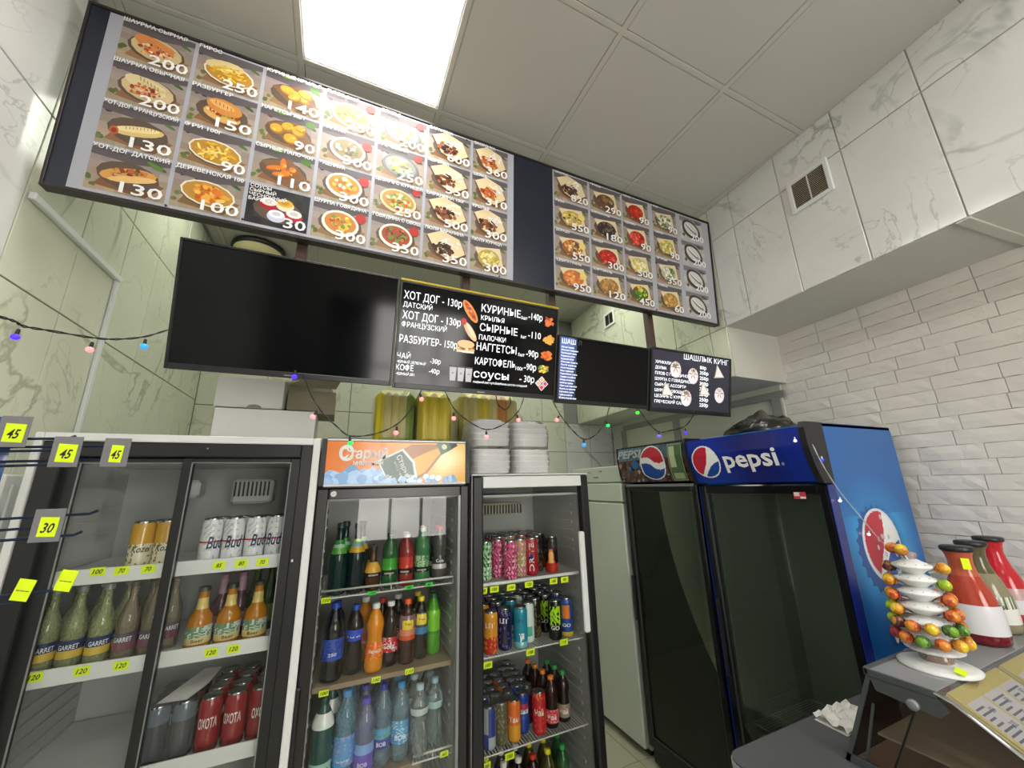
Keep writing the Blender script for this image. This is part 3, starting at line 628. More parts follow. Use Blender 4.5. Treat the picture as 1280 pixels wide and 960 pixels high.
def spic(fn, u, v, sc=1.0):
    q = MB(); fn(q, rnd(int(u*100+v*10))); q.v = [(a*sc, b, c*sc) for a, b, c in q.v]; q.build('screen_picture', M_scrpic, t, (u*w, -.0040, v*HS))
def p_hot(q, R): q.ell(0, 0, .055, .020, hx('c9803c'), -.95); q.ell(0, .002, .047, .011, hx('b04c28'), -.95); scat(q, R, 0, .002, .04, .008, ['d88a50', '8c3a20'], 14, .005, -.95)
def p_roll(q, R): q.ell(.008, -.006, .048, .016, hx('d8a480'), -.95); q.ell(.010, -.002, .036, .008, hx('e8c0a0'), -.95); q.ell(-.022, .032, .012, .015, hx('b02c2c'))
def p_burg(q, R): q.ell(0, -.012, .043, .016, hx('c89a60')); scat(q, R, 0, -.003, .04, .009, ['5c8a34', '7a4a30', 'd8c8a0', '8c5c40'], 30, .006); q.ell(0, .012, .040, .018, hx('d0a878')); q.rect(-.04, .04, -.026, -.018, hx('c8c4c0'))
def p_cups(q, R):
    for i in (-1, 1, 0):
        q.flat([(i*.040-.014, -.036), (i*.040+.014, -.036), (i*.040+.018, .03), (i*.040-.018, .03)], hx('a4a4a8')); q.rect(i*.040-.019, i*.040+.019, .03, .037, hx('38343a')); q.flat([(i*.04-.006, 0), (i*.04, .006), (i*.04+.006, 0), (i*.04+.004, -.003), (i*.04, .002), (i*.04-.004, -.003)], hx('3a383a'))
def p_pile(cols, n, rx, rz, s, ro=1.0):
    def f(q, R):
        for i in range(n): q.ell(R.uniform(-rx, rx), R.uniform(-rz, rz), s*R.uniform(.7, 1.2), s*R.uniform(.35, .6), jit(hx(R.choice(cols)), R), R.uniform(-ro, ro), 8)
    return f
def p_sq(q, R):
    for (dx, dz, c) in [(0, .018, 'c8a07c'), (-.018, 0, 'c89c94'), (.018, 0, 'b0406c'), (0, -.018, 'b82c44')]:
        q.flat([(dx-.016, dz), (dx, dz-.016), (dx+.016, dz), (dx, dz+.016)], hx('d8c8c4')); q.flat([(dx-.011, dz), (dx, dz-.011), (dx+.011, dz), (dx, dz+.011)], hx(c))
spic(p_hot, .405, .825, 1.0); spic(p_roll, .400, .635, 1.0); spic(p_burg, .390, .460, .95); spic(p_cups, .372, .185, .85)
spic(p_pile(['b8502c', 'c8683c', 'e08a50', '8c3418'], 16, .022, .018, .014), .937, .845); spic(p_pile(['d89a4c', 'e0a858', 'c07c34'], 9, .018, .016, .020, .8), .932, .66)
spic(p_pile(['c8642c', 'd87c38', 'b04c1c', 'e8d8d8'], 12, .020, .014, .016), .925, .475); spic(p_pile(['d8b048', 'e8c868', 'b88428', '5c7430'], 26, .026, .012, .010), .914, .325); spic(p_sq, .902, .165)
t, w, h = screen('menu_screen', 'half-dark screen with blue text column on its left, small', .898, 1.448, 1.492, 2.012, 2.332, TL); HS = h
q = MB(); q.grid(.008, .15*w+.02, .02, h-.008, 6, 16, lambda u, v: tuple(x*(1.0-.35*(u > .8)) for x in (.25+.12*v, .31+.16*v, .52+.22*v))); q.build('blue_strip', M_scrdim, t, (0, -.0033, 0))
st('ШАШ', .035, .905, .022, .172); st('Л', .20, .905, .022, .232, m=mat('screen_dim_text', (.3, .3, .33), .5, emit=(.3, .3, .35), es=.2))
for i in range(18):
    s_ = ['Шашлык свинина', 'Шашлык говядина', 'Крылышки гриль', 'Куриный рулет', 'Куриный кебаб', 'Овощи гриль', 'Люля курица', 'Люля баранина', 'Язык жареный', 'Перепёлка гриль', 'Свинина на рёбрах', 'Рёбра ягнёнка', 'Кебаб из курицы', 'Сёмга на мангале', 'Форель на мангале', 'Картофель гриль', 'Грибы на мангале', 'Баклажан'][i]
    st(s_, .03, .82-.044*i, .0075, .16+.04*((i*7) % 4)/3, b=.01)
t, w, h = screen('menu_screen', 'rightmost small screen with dumpling pictures and a white price list', 1.456, 2.068, 1.488, 2.003, 2.343, TL, bez=.011, bottom=.022); HS = h
q = MB(); q.grid(.011, w-.011, .022, h-.011, 4, 4, lambda u, v: (.17+.06*v, .17+.05*v, .22+.06*v)); q.build('lit_background', M_scrdim, t, (0, -.0033, 0))
st('ШАШЛЫК КИНГ', .383, .905, .034, .965)
for i, (a, b_) in enumerate([('ХИНКАЛИ', '80р'), ('ДОЛМА', '350р'), ('ПЛОВ С ГОВЯДИНОЙ', '250р'), ('ШУРПА С ГОВЯДИНОЙ', '300р'), ('СЫРНОЕ АССОРТИ', '350р'), ('ШУРПА С ОВОЩАМИ', '250р'), ('ЦЕЗАРЬ С КУРИЦЕЙ', '250р'), ('ГРЕЧЕСКИЙ САЛАТ', '250р')]):
    st(a, .05, .77-.088*i, .015, .05+min(.45, .026*len(a)), b=.015); st(b_, .585, .77-.088*i, .019, .585+.028*len(b_), b=.02)
def p_dump(q, R):
    q.ell(0, 0, .040, .045, hx('cfc3c8')); q.ell(-.006, -.006, .030, .034, hx('e6dde0')); 
    for i in range(6): a = 2*PI*i/6; q.ell(.018*math.cos(a), .018*math.sin(a)+.012, .016, .004, hx('9a8a84'), a, 6)
    scat(q, R, 0, .024, .018, .010, ['6c7450', '8c7a64', 'b8b0a8'], 7, .008)
def p_tri(q, R): q.flat([(-.04, -.03), (.045, -.02), (-.015, .05)], hx('b9b4ac')); q.flat([(-.03, -.02), (.035, -.018), (-.008, .035)], hx('dcd6d0')); q.flat([(-.015, .05), (-.03, -.02), (-.04, -.03)], hx('6c6258'))
for u, v, s_ in [(.287, .69, p_dump), (.50, .62, p_dump), (.19, .34, p_tri), (.42, .25, p_dump), (.645, .40, p_tri), (.834, .72, p_tri), (.845, .35, p_dump)]: spic(s_, u, v)
# ------------------------------------------------------------------ coolers
def ring(q, x0, x1, z0, z1, l, r_, b, t_, y0, y1, bev=.003):
    q.box(x0, x0+l, y0, y1, z0, z1, bev); q.box(x1-r_, x1, y0, y1, z0, z1, bev); q.box(x0+l, x1-r_, y0+.001, y1, z0, z0+b, bev); q.box(x0+l, x1-r_, y0+.001, y1, z1-t_, z1, bev); return q
def cabinet(t, w, h, d, shell, liner, z0=.08, y0=.055, ins=.028, top=.05, zc=None):
    zc = zc or h
    q = MB(); q.box(0, ins, y0, d, z0, h, .004); q.box(w-ins, w, y0, d, z0, h, .004); q.box(ins, w-ins, d-.03, d, z0, h); q.box(0, w, y0, d, h-.02, h, .004); q.box(0, w, y0, d, z0, z0+.12)
    q.build('cabinet', shell, t)
    q = MB(); q.box(ins, ins+.008, y0+.005, d-.03, z0+.12, zc-top); q.box(w-ins-.008, w-ins, y0+.005, d-.03, z0+.12, zc-top); q.box(ins, w-ins, d-.04, d-.03, z0+.12, zc-top); q.box(ins, w-ins, y0+.005, d-.03, zc-top, zc-top+.01); q.box(ins, w-ins, y0+.005, d-.03, z0+.12, z0+.13)
    for k_ in range(int((zc-top-z0-.2)/.045)):
        zz = z0+.2+k_*.045
        for s_ in (0, 1):
            xx = ins+.008 if not s_ else w-ins-.014
            q.box(xx, xx+.006, y0+.06, d-.06, zz, zz+.012)
    q.build('liner', liner, t)
    q = MB()
    for x in (.05, w-.05):
        for y in (.12, d-.06): q.lathe([(.02, 0), (.02, .02), (.012, .025), (.012, z0)], 10, (x, y, 0))
    q.build('feet', M_black, t)
def price_tag(t, x, z, y, txt, w=.034, h=.024, rot=0.0, m=None, th=.013):
    o = MB().box(-w/2, w/2, -.0015, 0, -h/2, h/2).build('price_tag', m or M_tag, t, (x, y, z), (0.1, rot, 0))
    text('price_text', txt, o, 0, -th/2, th, M_ink, w=min(w*.8, .0085*len(txt)), y=-.0019, align='c', bold=.02, shear=.3); return o
# --- 1: sliding door cooler with white surround
D1 = 1.70
c1 = thing('sliding_door_cooler', 'wide black two-door sliding cooler with white surround full of cans and bottles at left', 'cooler', (-.862, D1, 0))
W1 = .80; H1 = 1.845
cabinet(c1, W1, H1-.03, .60, M_white, M_liner, ins=.03, top=.06)
q = MB(); ring(q, 0, W1, 0, H1, .020, .026, .05, .026, -.012, .06); q.build('white_surround', M_white, c1)
q = MB(); ring(q, .020, W1-.026, .05, H1-.026, .052, .040, .10, .048, -.004, .05); q.build('black_frame', M_black, c1)
MB().lathe([(.004, 0), (.003, .003), (.0001, .004)], 8).build('screw', M_chrome, c1, (.44, -.005, H1-.045), (PI/2, 0, 0))
z0d, z1d = .16, H1-.078
for (a, b, y, l, r_) in ((.068, .402, .022, .040, .030), (.374, .765, .004, .028, .062)):
    dq = MB(); ring(dq, a, b, z0d, z1d, l, r_, .06, .016, y, y+.016, .002); dd = dq.build('sliding_door', M_black, c1)
    MB().box(a+l, b-r_, y+.006, y+.009, z0d+.06, z1d-.016).build('glass', M_glass, dd)
    q = MB(); ring(q, a+l-.002, b-r_+.002, z0d+.058, z1d-.014, .003, .003, .003, .003, y-.002, y+.003, 0); q.build('gasket', M_grey, dd)
MB().box(.742, .748, -.006, -.003, 1.40, 1.408).build('label_sticker', M_whitepl, c1)
S1 = {1: 1.400, 2: 1.132, 3: .828}
for k_, z_ in S1.items():
    o = MB().box(.04, W1-.04, .08, .54, z_-.012, z_, .002).build('shelf', M_whitepl, c1)
    MB().box(.045, W1-.045, .054, .060, z_-.022, z_+.024, .001).build('price_rail', M_whitepl, o)
o = MB().box(.04, W1-.04, .08, .54, .50, .512, .002).build('shelf', M_whitepl, c1)
for x, z_, s_ in [(-.733, 1.413, '200'), (-.663, 1.415, '100'), (-.605, 1.412, '70'), (-.538, 1.410, '70'), (-.345, 1.402, '85'), (-.280, 1.402, '80'), (-.216, 1.40, '70'), (-.749, 1.142, '120'), (-.647, 1.139, '120'), (-.557, 1.137, '120'), (-.329, 1.133, '120'), (-.267, 1.133, '120')]:
    price_tag(c1, x+.862, z_, .052, s_, .036, .025)
# fan cover with slots inside, top right
q = MB(); q.box(.47, .62, .30, .40, 1.60, 1.70, .01); q.build('fan_cover', M_liner, c1)
for k_ in range(9): MB().box(.48+k_*.015, .486+k_*.015, .29, .302, 1.63, 1.69, .002).build('fan_slot', M_dgrey, c1)
MB().box(.30, .36, .30, .40, 1.63, 1.70, .012).build('lamp_cover', M_whitepl, c1)
# --- 2: beer sign cooler
c2 = thing('beer_sign_cooler', 'black single-door drinks cooler topped by an orange illuminated beer sign', 'cooler', (-.058, D1, 0))
W2 = .606; H2 = 1.85
cabinet(c2, W2, H2-.01, .60, M_dgrey, M_liner, ins=.03, top=.06, zc=1.66)
q = MB(); ring(q, 0, W2, .10, 1.652, .040, .036, .05, .042, 0, .045, .004); d2 = q.build('door_frame', mat('door_black_brown', hx('221f20'), .3), c2)
MB().box(.040, W2-.036, .015, .019, .15, 1.61).build('glass', M_glass, d2)
q = MB(); ring(q, .038, W2-.034, .148, 1.612, .004, .012, .004, .004, .002, .012, .001); q.build('gasket', M_grey, d2)
MB().box(-.002, .012, -.02, .004, .55, 1.0, .004).build('door_handle', M_black, d2)
MB().lathe([(.011, 0), (.011, .003), (.005, .0035), (.005, .001), (.0001, .001)], 14).build('lock', M_whitepl, d2, (.058, -.0, 1.632), (PI/2, 0, 0))
q = MB(); q.prism([(.06, 1.66), (-.015, 1.663), (-.020, 1.75), (-.012, 1.845), (.06, H2)], 0, .018, 'x'); q.prism([(.06, 1.66), (-.015, 1.663), (-.020, 1.75), (-.012, 1.845), (.06, H2)], W2-.018, W2, 'x')
q.box(.018, W2-.018, 0, .06, 1.655, 1.665); q.box(.018, W2-.018, 0, .06, 1.84, 1.85); can2 = q.build('canopy', M_black, c2)
q = MB(); q.box(.018, W2-.018, -.013, -.006, 1.660, 1.668, .001); q.box(.018, W2-.018, -.010, -.002, 1.838, 1.846, .001); q.build('canopy_trim', M_whitepl, can2)
sw, sh = W2-.038, .168; q = MB((0, sw, 0, sh))
def sky2(u, v):
    a, b_, c_ = hx('d9772e'), hx('e0a040'), hx('eeeab8'); g = math.exp(-(((u-.86)/.16)**2+((v-.62)/.45)**2))
    base = tuple(x*(1-u)+y*u for x, y in zip(a, b_)); return tuple(x*(1-g)+y*g for x, y in zip(base, c_))
q.grid(0, sw, 0, sh, 40, 12, sky2); R = rnd(9)
for i in range(60):
    x = R.uniform(0, .44)*sw; z = R.uniform(0, .44)*sh*(1-abs(x/sw-.22)*1.6)*(1-i/90); blob(q, x, z, sh*R.uniform(.08, .16), R, jit(hx(R.choice(['86add6', '98bce0', '7ba4d2', 'a6c6e6'])), R, .03), 10, .15)
# bottle, lying up to the right
def rotp(pts, cx, cz, a): c_, s_ = math.cos(a), math.sin(a); return [(cx+1.36*(c_*x-s_*z), cz+1.36*(s_*x+c_*z)) for x, z in pts]
bx, bz, ba = sw*.475, sh*.30, .47; BS = 1.36
q.flat(rotp([(-.038, -.050), (.075, -.052), (.11, -.036), (.145, -.019), (.20, -.016), (.20, .016), (.145, .019), (.11, .036), (.075, .052), (-.038, .050)], bx, bz, ba), hx('9a5a14'))
q.flat(rotp([(.04, -.044), (.075, -.044), (.11, -.028), (.15, -.010), (.16, .004), (.10, .010), (.04, .01)], bx, bz, ba), hx('d99a1c'))
q.flat(rotp([(-.038, -.052), (.045, -.052), (.06, 0), (.045, .052), (-.038, .052)], bx, bz, ba), hx('dfe4dc')); q.flat(rotp([(-.034, -.048), (.040, -.048), (.053, 0), (.040, .048), (-.034, .048)], bx, bz, ba), hx('1f4a36'))
q.flat(rotp([(.145, -.0195), (.185, -.018), (.185, .018), (.145, .0195)], bx, bz, ba), hx('2c5a40')); q.ell(*rotp([(.165, 0)], bx, bz, ba)[0], .012, .012, hx('c8c898')); q.flat(rotp([(.185, -.017), (.206, -.016), (.206, .016), (.185, .017)], bx, bz, ba), hx('1c1a18'))
scat(q, R, *rotp([(-.03, -.012)], bx, bz, ba)[0], .03, .018, ['c8b878', '8c8c5c', 'd8d0a0'], 12, .006)
for i in range(46):
    x = (R.uniform(.36, .99) if i > 8 else R.uniform(.3, .42))*sw; z = R.uniform(0, .17)*sh; blob(q, x, z, sh*R.uniform(.05, .085), R, jit(hx(R.choice(['8fb8dc', 'a8c8e4', '7aa0cc', 'c4dcec'])), R, .05))
M_sign = vcol('sign_print', .25, .5, coat=.3, es=.16)
sg = q.build('sign_face', M_sign, can2, (.019, -.012, 1.668))
text('sign_text', 'Старый', sg, .048, .100, .040, M_txt, y=-.006, w=.182, bold=.025, shear=.1); text('sign_text', 'мельник', sg, .098, .074, .020, M_txt, y=-.006, w=.120, bold=.02)
text('sign_text', 'С', sg, .045, .092, .055, M_txt, y=-.0061, bold=.03)
text('sign_text', 'Старый', sg, *rotp([(.016, .040)], bx, bz, ba)[0], .020, M_txt, y=-.006, w=.105, bold=.02, rot=ba-PI/2); text('sign_text', 'мельник', sg, *rotp([(.002, .026)], bx, bz, ba)[0], .010, M_txt, y=-.006, w=.07, rot=ba-PI/2)
def wire_shelf(t, x0, x1, z, y0=.075, y1=.52, rail=0, n=None, hh=.0025):
    q = MB()
    n = n or int((x1-x0)/.014)
    for i in range(n+1): x = x0+(x1-x0)*i/n; q.box(x-.0016, x+.0016, y0, y1, z-.004, z-.001)
    for y in (y0, y0+.15, y0+.3, y1): q.tube([(x0, y, z-.005), (x1, y, z-.005)], .003, 6)
    if rail:
        q.tube([(x0, y0-.004, z-.004), (x0, y0-.004, z+rail), (x1, y0-.004, z+rail), (x1, y0-.004, z-.004)], .0042, 6); q.tube([((x0+x1)/2, y0-.004, z), ((x0+x1)/2, y0-.004, z+rail)], .0025, 6)
    return q.build('wire_shelf', M_wire, t)
S2 = {1: 1.250, 2: .962, 3: .640}
wire_shelf(c2, .045, W2-.045, S2[1], rail=.022)
M_wood = mat('shelf_wood', hx('8e7c64'), .6, var=.15, scale=20, bump=.2)
MB().box(.045, W2-.05, .055, .52, S2[2]-.018, S2[2], .002).build('wooden_shelf', M_wood, c2)
MB().box(.045, W2-.16, .075, .52, S2[3]-.018, S2[3], .002).build('wooden_shelf', M_wood, c2); wire_shelf(c2, W2-.19, W2-.04, S2[3]+.002, rail=.020)
wire_shelf(c2, .045, W2-.04, .34)
for x, z_, s_, m_ in [(.065, 1.247, '150', None), (.228, 1.252, '120', M_tagg), (.372, 1.255, '90', M_tagg), (.452, 1.257, '80', M_tagg), (.085, .945, '100', None), (.262, .952, '100', None), (.385, .957, '110', None), (.30, .625, '70', None), (.53, .655, '60', None)]:
    price_tag(c2, x, z_, .048, s_, .032, .020 if m_ is None else .014, m=m_, th=.010 if m_ is None else .008)
# --- 3: narrow cooler with white head strip
c3 = thing('narrow_cooler', 'narrow black-framed glass-door cooler with white strip on top, third from left', 'cooler', (.562, D1, 0))
W3 = .63; H3 = 1.70
cabinet(c3, W3, H3-.005, .60, M_whitepl, M_liner, ins=.028, top=.10)
MB().box(0, W3, -.004, .6, H3-.006, H3, .002).build('top_plate', M_whitepl, c3)
q = MB(); q.box(.004, .056, -.006, .045, .10, H3-.008, .008); q.box(W3-.044, W3-.002, -.006, .045, .10, H3-.008, .008); q.box(.056, W3-.044, .0, .045, .10, .16); d3 = q.build('door_frame', M_black, c3)
MB().box(.056, W3-.044, -.004, .04, H3-.062, H3-.010, .003).build('white_strip', M_whitepl, d3)
MB().box(.056, W3-.044, .015, .019, .16, H3-.062).build('glass', M_glass, d3)
MB().box(W3-.075, W3-.047, -.012, .012, .98, 1.42, .006).build('door_handle', M_whitepl, d3)
MB().box(.0, .003, -.006, .6, .10, H3-.008).build('side_trim', M_grey, d3)
q = MB(); q.box(.11, .36, .22, .36, 1.50, 1.56, .01); q.build('fan_cover', mat('fan_cover_beige', hx('b3af98'), .5), c3)
for k_ in range(14): MB().box(.125+k_*.0165, .132+k_*.0165, .208, .224, 1.508, 1.552, .002).build('fan_slot', M_dgrey, c3)
S3 = {1: 1.228, 2: .937, 3: .588}
for z_ in (S3[1], S3[2], S3[3], .27): wire_shelf(c3, .040, W3-.042, z_, hh=.004)
q = MB(); q.box(.04, W3-.045, .068, .074, S3[1]-.014, S3[1]-.001, .001); q.build('shelf_edge', M_whitepl, c3)
for x, z_, s_ in [(.075, 1.200, '100'), (.13, 1.200, '100'), (.212, 1.198, '100'), (.303, 1.200, '120'), (.435, 1.199, '140'), (.497, 1.199, '90'), (.095, .912, '100'), (.300, .925, '100'), (.475, .936, '110'), (.085, .562, '100'), (.19, .570, '100')]:
    price_tag(c3, x, z_, .062, s_, .042, .026, th=.013)
# --- right-hand row, doors facing the middle of the shop
XP = 1.88
def side_cooler(name, label, ynear, w, h, d, shell, hz, zbot=.10):
    t = thing(name, label, 'cooler', (XP, ynear+w, 0), -PI/2)
    cabinet(t, w, h, d, shell, M_linerd, ins=.03, top=.06, zc=hz+.01)
    q = MB(); ring(q, .004, w-.004, zbot, hz-.002, .036, .036, .05, .045, 0, .05, .006); dq = q.build('door_frame', M_blackg, t)
    MB().box(.038, w-.038, .018, .022, zbot+.05, hz-.045).build('glass', M_glassdk, dq)
    q = MB(); ring(q, .036, w-.036, zbot+.048, hz-.043, .005, .005, .005, .005, .004, .016, .001); q.build('gasket', M_dgrey, dq)
    q = MB(); q.box(.02, w-.02, .02, .05, .02, zbot); q.build('kick_plate', M_black, t)
    for z_ in (.45, .80, 1.15, 1.45): 
        if z_ < .7 or name == 'cola_cooler_narrow': pass
    wire_shelf(t, .045, w-.045, .50, y0=.09, y1=d-.08)
    return t, dq
M_pblue = mat('cola_blue_side', hx('0a67b4'), .3, coat=.3, var=.05, scale=4)
M_pdeep = mat('cola_blue_deep', hx('12267e'), .2, coat=.4, var=.04)
p1, p1d = side_cooler('wide_cola_cooler', 'large blue cola cooler with dark empty glass door and big lettered header', .97, .64, 1.885, .64, M_pblue, 1.625)
W4 = .64
MB().box(.008, .03, -.006, .0, .7, 1.05, .003).build('door_handle', M_black, p1d)
MB().box(.0, .004, .0, .05, .1, 1.62).build('blue_edge', M_pdeep, p1); MB().box(W4-.003, W4+.001, .0, .055, .1, 1.62).build('blue_edge', M_pdeep, p1)
prof = [(.055, 1.625), (-.022, 1.628), (-.058, 1.70), (-.078, 1.78), (-.082, 1.86), (-.070, 1.885), (.055, 1.885)]
q = MB(); q.prism(prof, W4-.022, W4+.003, 'x'); q.prism(prof, -.003, .012, 'x'); hd = q.build('canopy', M_black, p1)
N_ = 14; q = MB()
hp = [(-.014, 1.634), (-.044, 1.70), (-.066, 1.78), (-.073, 1.865)]
def hpt(v):
    s_ = v*3; i = min(2, int(s_)); f_ = s_-i; return (hp[i][0]*(1-f_)+hp[i+1][0]*f_, hp[i][1]*(1-f_)+hp[i+1][1]*f_)
vs = []; fs = []; cs = []
for j in range(N_+1):
    y_, z_ = hpt(j/N_)
    for i in range(N_+1): vs.append((.012+(W4-.034)*i/N_, y_, z_))
for j in range(N_):
    for i in range(N_):
        k_ = j*(N_+1)+i; fs.append((k_, k_+1, k_+N_+2, k_+N_+1)); g = .5+.5*math.sin(i*.5+.6); v_ = (j+.5)/N_
        cs.append((.03+.02*g, .09+.12*g*(1-v_*.4), .42+.20*g))
q.faces(vs, fs, cols=cs, smooth=True); hface = q.build('canopy_face', vcol('header_print', .25, .5, coat=.4, es=.05), hd)
def on_header(mb, off=.0015, kl=1):
    for i, v in enumerate(mb.v):
        vv = min(1, max(0, (v[2])/.235)); y_, z_ = hpt(vv); mb.v[i] = (v[0], y_-off+v[1]*kl, z_)
    return mb
def pwl(x, P):
    for (a, b), (c, d) in zip(P[:-1], P[1:]):
        if x <= c: return b+(d-b)*(max(x, a)-a)/(c-a)
    return P[-1][1]
def globe(q, cx, cz, r, rot_=0.0, ring_=True, old=False, n=52):
    """round emblem as a fine mosaic so it can follow a curved panel"""
    b1 = [(-1, .32), (-.6, .36), (-.2, .30), (.2, .06), (.6, .0), (1, .08)] if old else [(-1, -1.3), (-.62, -.95), (-.3, -.50), (0, -.08), (.22, .40), (.36, 1.3)]
    b2 = [(-1, .02), (-.6, .06), (-.2, -.02), (.2, -.26), (.6, -.32), (1, -.25)] if old else [(-1, -1.4), (-.35, -1.0), (0, -.56), (.3, -.26), (.65, -.06), (1, .06)]
    R1 = r*(1.09 if ring_ else 1.0); y = -max(1, q.layer)*.00004-.0001; q.layer += 3
    for j in range(n):
        for i in range(n):
            x0, z0 = (2*i/n-1)*R1, (2*j/n-1)*R1; st_ = 2*R1/n; x, z = (x0+st_/2)/r, (z0+st_/2)/r; rr = math.hypot(x, z)
            if rr > R1/r: continue
            c = 'eceff2' if rr > 1 else ('c41e3a' if z > pwl(x, b1) else ('10469c' if z < pwl(x, b2) else 'f2f3f5'))
            q.face([(cx+x0, y, cz+z0), (cx+x0+st_, y, cz+z0), (cx+x0+st_, y, cz+z0+st_), (cx+x0, y, cz+z0+st_)], hx(c))
q = MB(); globe(q, .118, .118, .078, rot_=.5)
# densify in height is not needed: the header is nearly flat at that scale
on_header(q, .003, 24).build('round_emblem', M_print, hface)
q = MB(); text('', 'pepsi', None, .226, .088, .080, None, w=.272, mb=q, bold=.022, y=-.001); on_header(q, .005).build('header_text', M_txt, hface)
q = MB(); text('', '®', None, .505, .085, .012, None, mb=q, y=-.001); on_header(q, .003).build('header_text', M_txt, hface)
q = MB(); q.box(0, .050, -.001, 0, 0, .030); o = q.build('red_sticker', mat('red_sticker', hx('c4304a'), .4), p1d, (.50, -.001, 1.560))
MB().box(.002, .024, -.0015, -.001, .012, .028).build('white_patch', M_whitepl, o); MB().box(.026, .048, -.0015, -.001, .002, .010).build('white_patch', M_whitepl, o)
# side print (local +x side): emblem in a bottle-cap
side = MB()
def capc(u, v):
    dx, dz = (u*.585-.26), (v*1.7-1.20); rr = math.sqrt(dx*dx+dz*dz); g = max(0, 1-abs(rr-.19)/.12)*(1 if dz < .12 else .5); return (.04+.10*g, .38+.22*g, .68+.18*g)
side.grid(0, .585, 0, 1.7, 36, 90, capc)
pts = []
for i in range(72):
    a = 2*PI*i/72; r_ = .174+(.012 if i % 3 == 0 else -.004); pts.append((.26-.022+r_*math.cos(a), 1.20-.020+r_*math.sin(a)))
side.flat(pts, hx('0c4f9a')); side.ell(.257, 1.197, .150, .150, hx('dfe6ea'), n=40); globe(side, .26, 1.20, .135, .6, ring_=False)
R = rnd(4)
for i in range(9): a, d_ = R.uniform(0, 6.28), R.uniform(.02, .12); side.ell(.26+d_*math.cos(a), 1.20+d_*math.sin(a), .009, .011, hx('c9c2c8'))
for v in range(len(side.v)): x, y, z = side.v[v]; side.v[v] = (-y*3, x, z)
so = side.build('side_print', vcol('side_print', .3, .5, coat=.25), p1, (W4+.0008, .055, .165))
q = MB(); text('', 'pepsi', None, 0, 0, .13, None, w=.62, mb=q, bold=.02, y=-.001, vert=True)
for v in range(len(q.v)): x, y, z = q.v[v]; q.v[v] = (-y, x+.285, z+.26)
q.build('side_text', M_txt, so, (.004, 0, 0))
# narrow older cola cooler
p2, p2d = side_cooler('narrow_cola_cooler', 'narrow black cola cooler with worn cola-picture header and dark door', 1.625, .62, 1.885, .62, M_pdeep, 1.635)
W5 = .62
prof = [(.055, 1.64), (-.005, 1.642), (-.030, 1.70), (-.045, 1.80), (-.040, 1.88), (.055, 1.885)]
q = MB(); q.prism(prof, W5-.016, W5-.002, 'x'); q.prism(prof, .002, .014, 'x'); q.box(.002, W5-.002, .0, .055, 1.875, 1.888); hd2 = q.build('canopy', M_black, p2)
hp = [(-.004, 1.648), (-.026, 1.70), (-.041, 1.80), (-.036, 1.876)]
q = MB(); R = rnd(12); hw = W5-.032
def cola(u, v):
    if v > .62: return jit(tuple(x*(1-u*.35) for x in (.42, .52, .62)), R, .05)
    return jit(hx(R.choice(['4a2a22', '6a3a2c', '38201c', '7c5040', '5c4a48'])), R, .06)
q.grid(0, hw, 0, .232, 40, 14, cola, y=0)
for i in range(46): blob(q, R.uniform(0, .8)*hw, R.uniform(.02, .6)*.232, R.uniform(.006, .014), R, jit(hx(R.choice(['8c5a44', 'b0907c', '402420', 'a8b0b8', '2f6aa0'])), R))
q.ell(.165, .125, .035, .022, hx('2a6cb0')); globe(q, .325, .125, .098, old=True)
q.layer += 20; q.grid(.465, .572, .006, .226, 20, 30, lambda u, v: hx('8ea07c') if (u < .07 or u > .93 or v < .04 or v > .96) else (hx('b4c29c') if (.12 < u < .5 and .42 < v < .93) else (hx('a4b48c') if .15 < u < .85 and .08 < v < .3 else hx('4c6a44'))))
q.v = [(a+.016, b, c) for a, b, c in q.v]
hf2 = on_header(q, .0008, 3).build('canopy_face', vcol('header_print_old', .35, .5, coat=.2), hd2)
q = MB(); text('', 'PEPSI', None, .022, .165, .050, None, w=.24, mb=q, bold=.03, shear=.25, y=-.0005); on_header(q, .012).build('header_text', mat('worn_silver', hx('b9bec4'), .35), hf2)
q = MB(); text('', 'МОРОЖ', None, .0, .0, .020, None, w=.13, mb=q, bold=.02, y=-.0005, vert=True)
q.v = [(v[0]+.52, v[1], v[2]+.07) for v in q.v]; on_header(q, .008).build('header_text', mat('pale_green_ink', hx('3c5238'), .5), hf2)
q = MB(); q.box(.02, W5-.02, -.002, .01, 1.618, 1.634, .002); q.build('door_trim', M_grey, p2d); MB().box(.012, .03, -.02, .002, .78, 1.05, .004).build('door_handle', M_black, p2d)
# white two-door fridge
fr = thing('white_fridge', 'tall white two-door kitchen fridge beyond the narrow cola cooler', 'fridge', (XP, 2.92, 0), -PI/2)
Wf = .64
MB().box(0, Wf, .05, .62, .03, 1.765, .006).build('body', M_appl, fr)
MB().box(0, Wf, 0, .048, .05, 1.505, .008).build('door', M_appl, fr); MB().box(0, Wf, 0, .048, 1.513, 1.645, .008).build('upper_door', M_appl, fr); pn = MB().box(0, Wf, .002, .05, 1.652, 1.768, .006).build('control_panel', M_appl, fr)
for (x, z_, w_, m_) in [(.07, 1.715, .06, 'b08c8c'), (.24, 1.725, .05, 'c8a078'), (.32, 1.685, .06, '7c8488'), (.40, 1.73, .03, '9a6a58')]: MB().box(x, x+w_, 0, .003, z_, z_+.010).build('printed_mark', mat('mark_'+m_, hx(m_), .5), pn)
MB().box(.02, Wf-.02, .06, .6, 0, .03).build('plinth', M_black, fr)
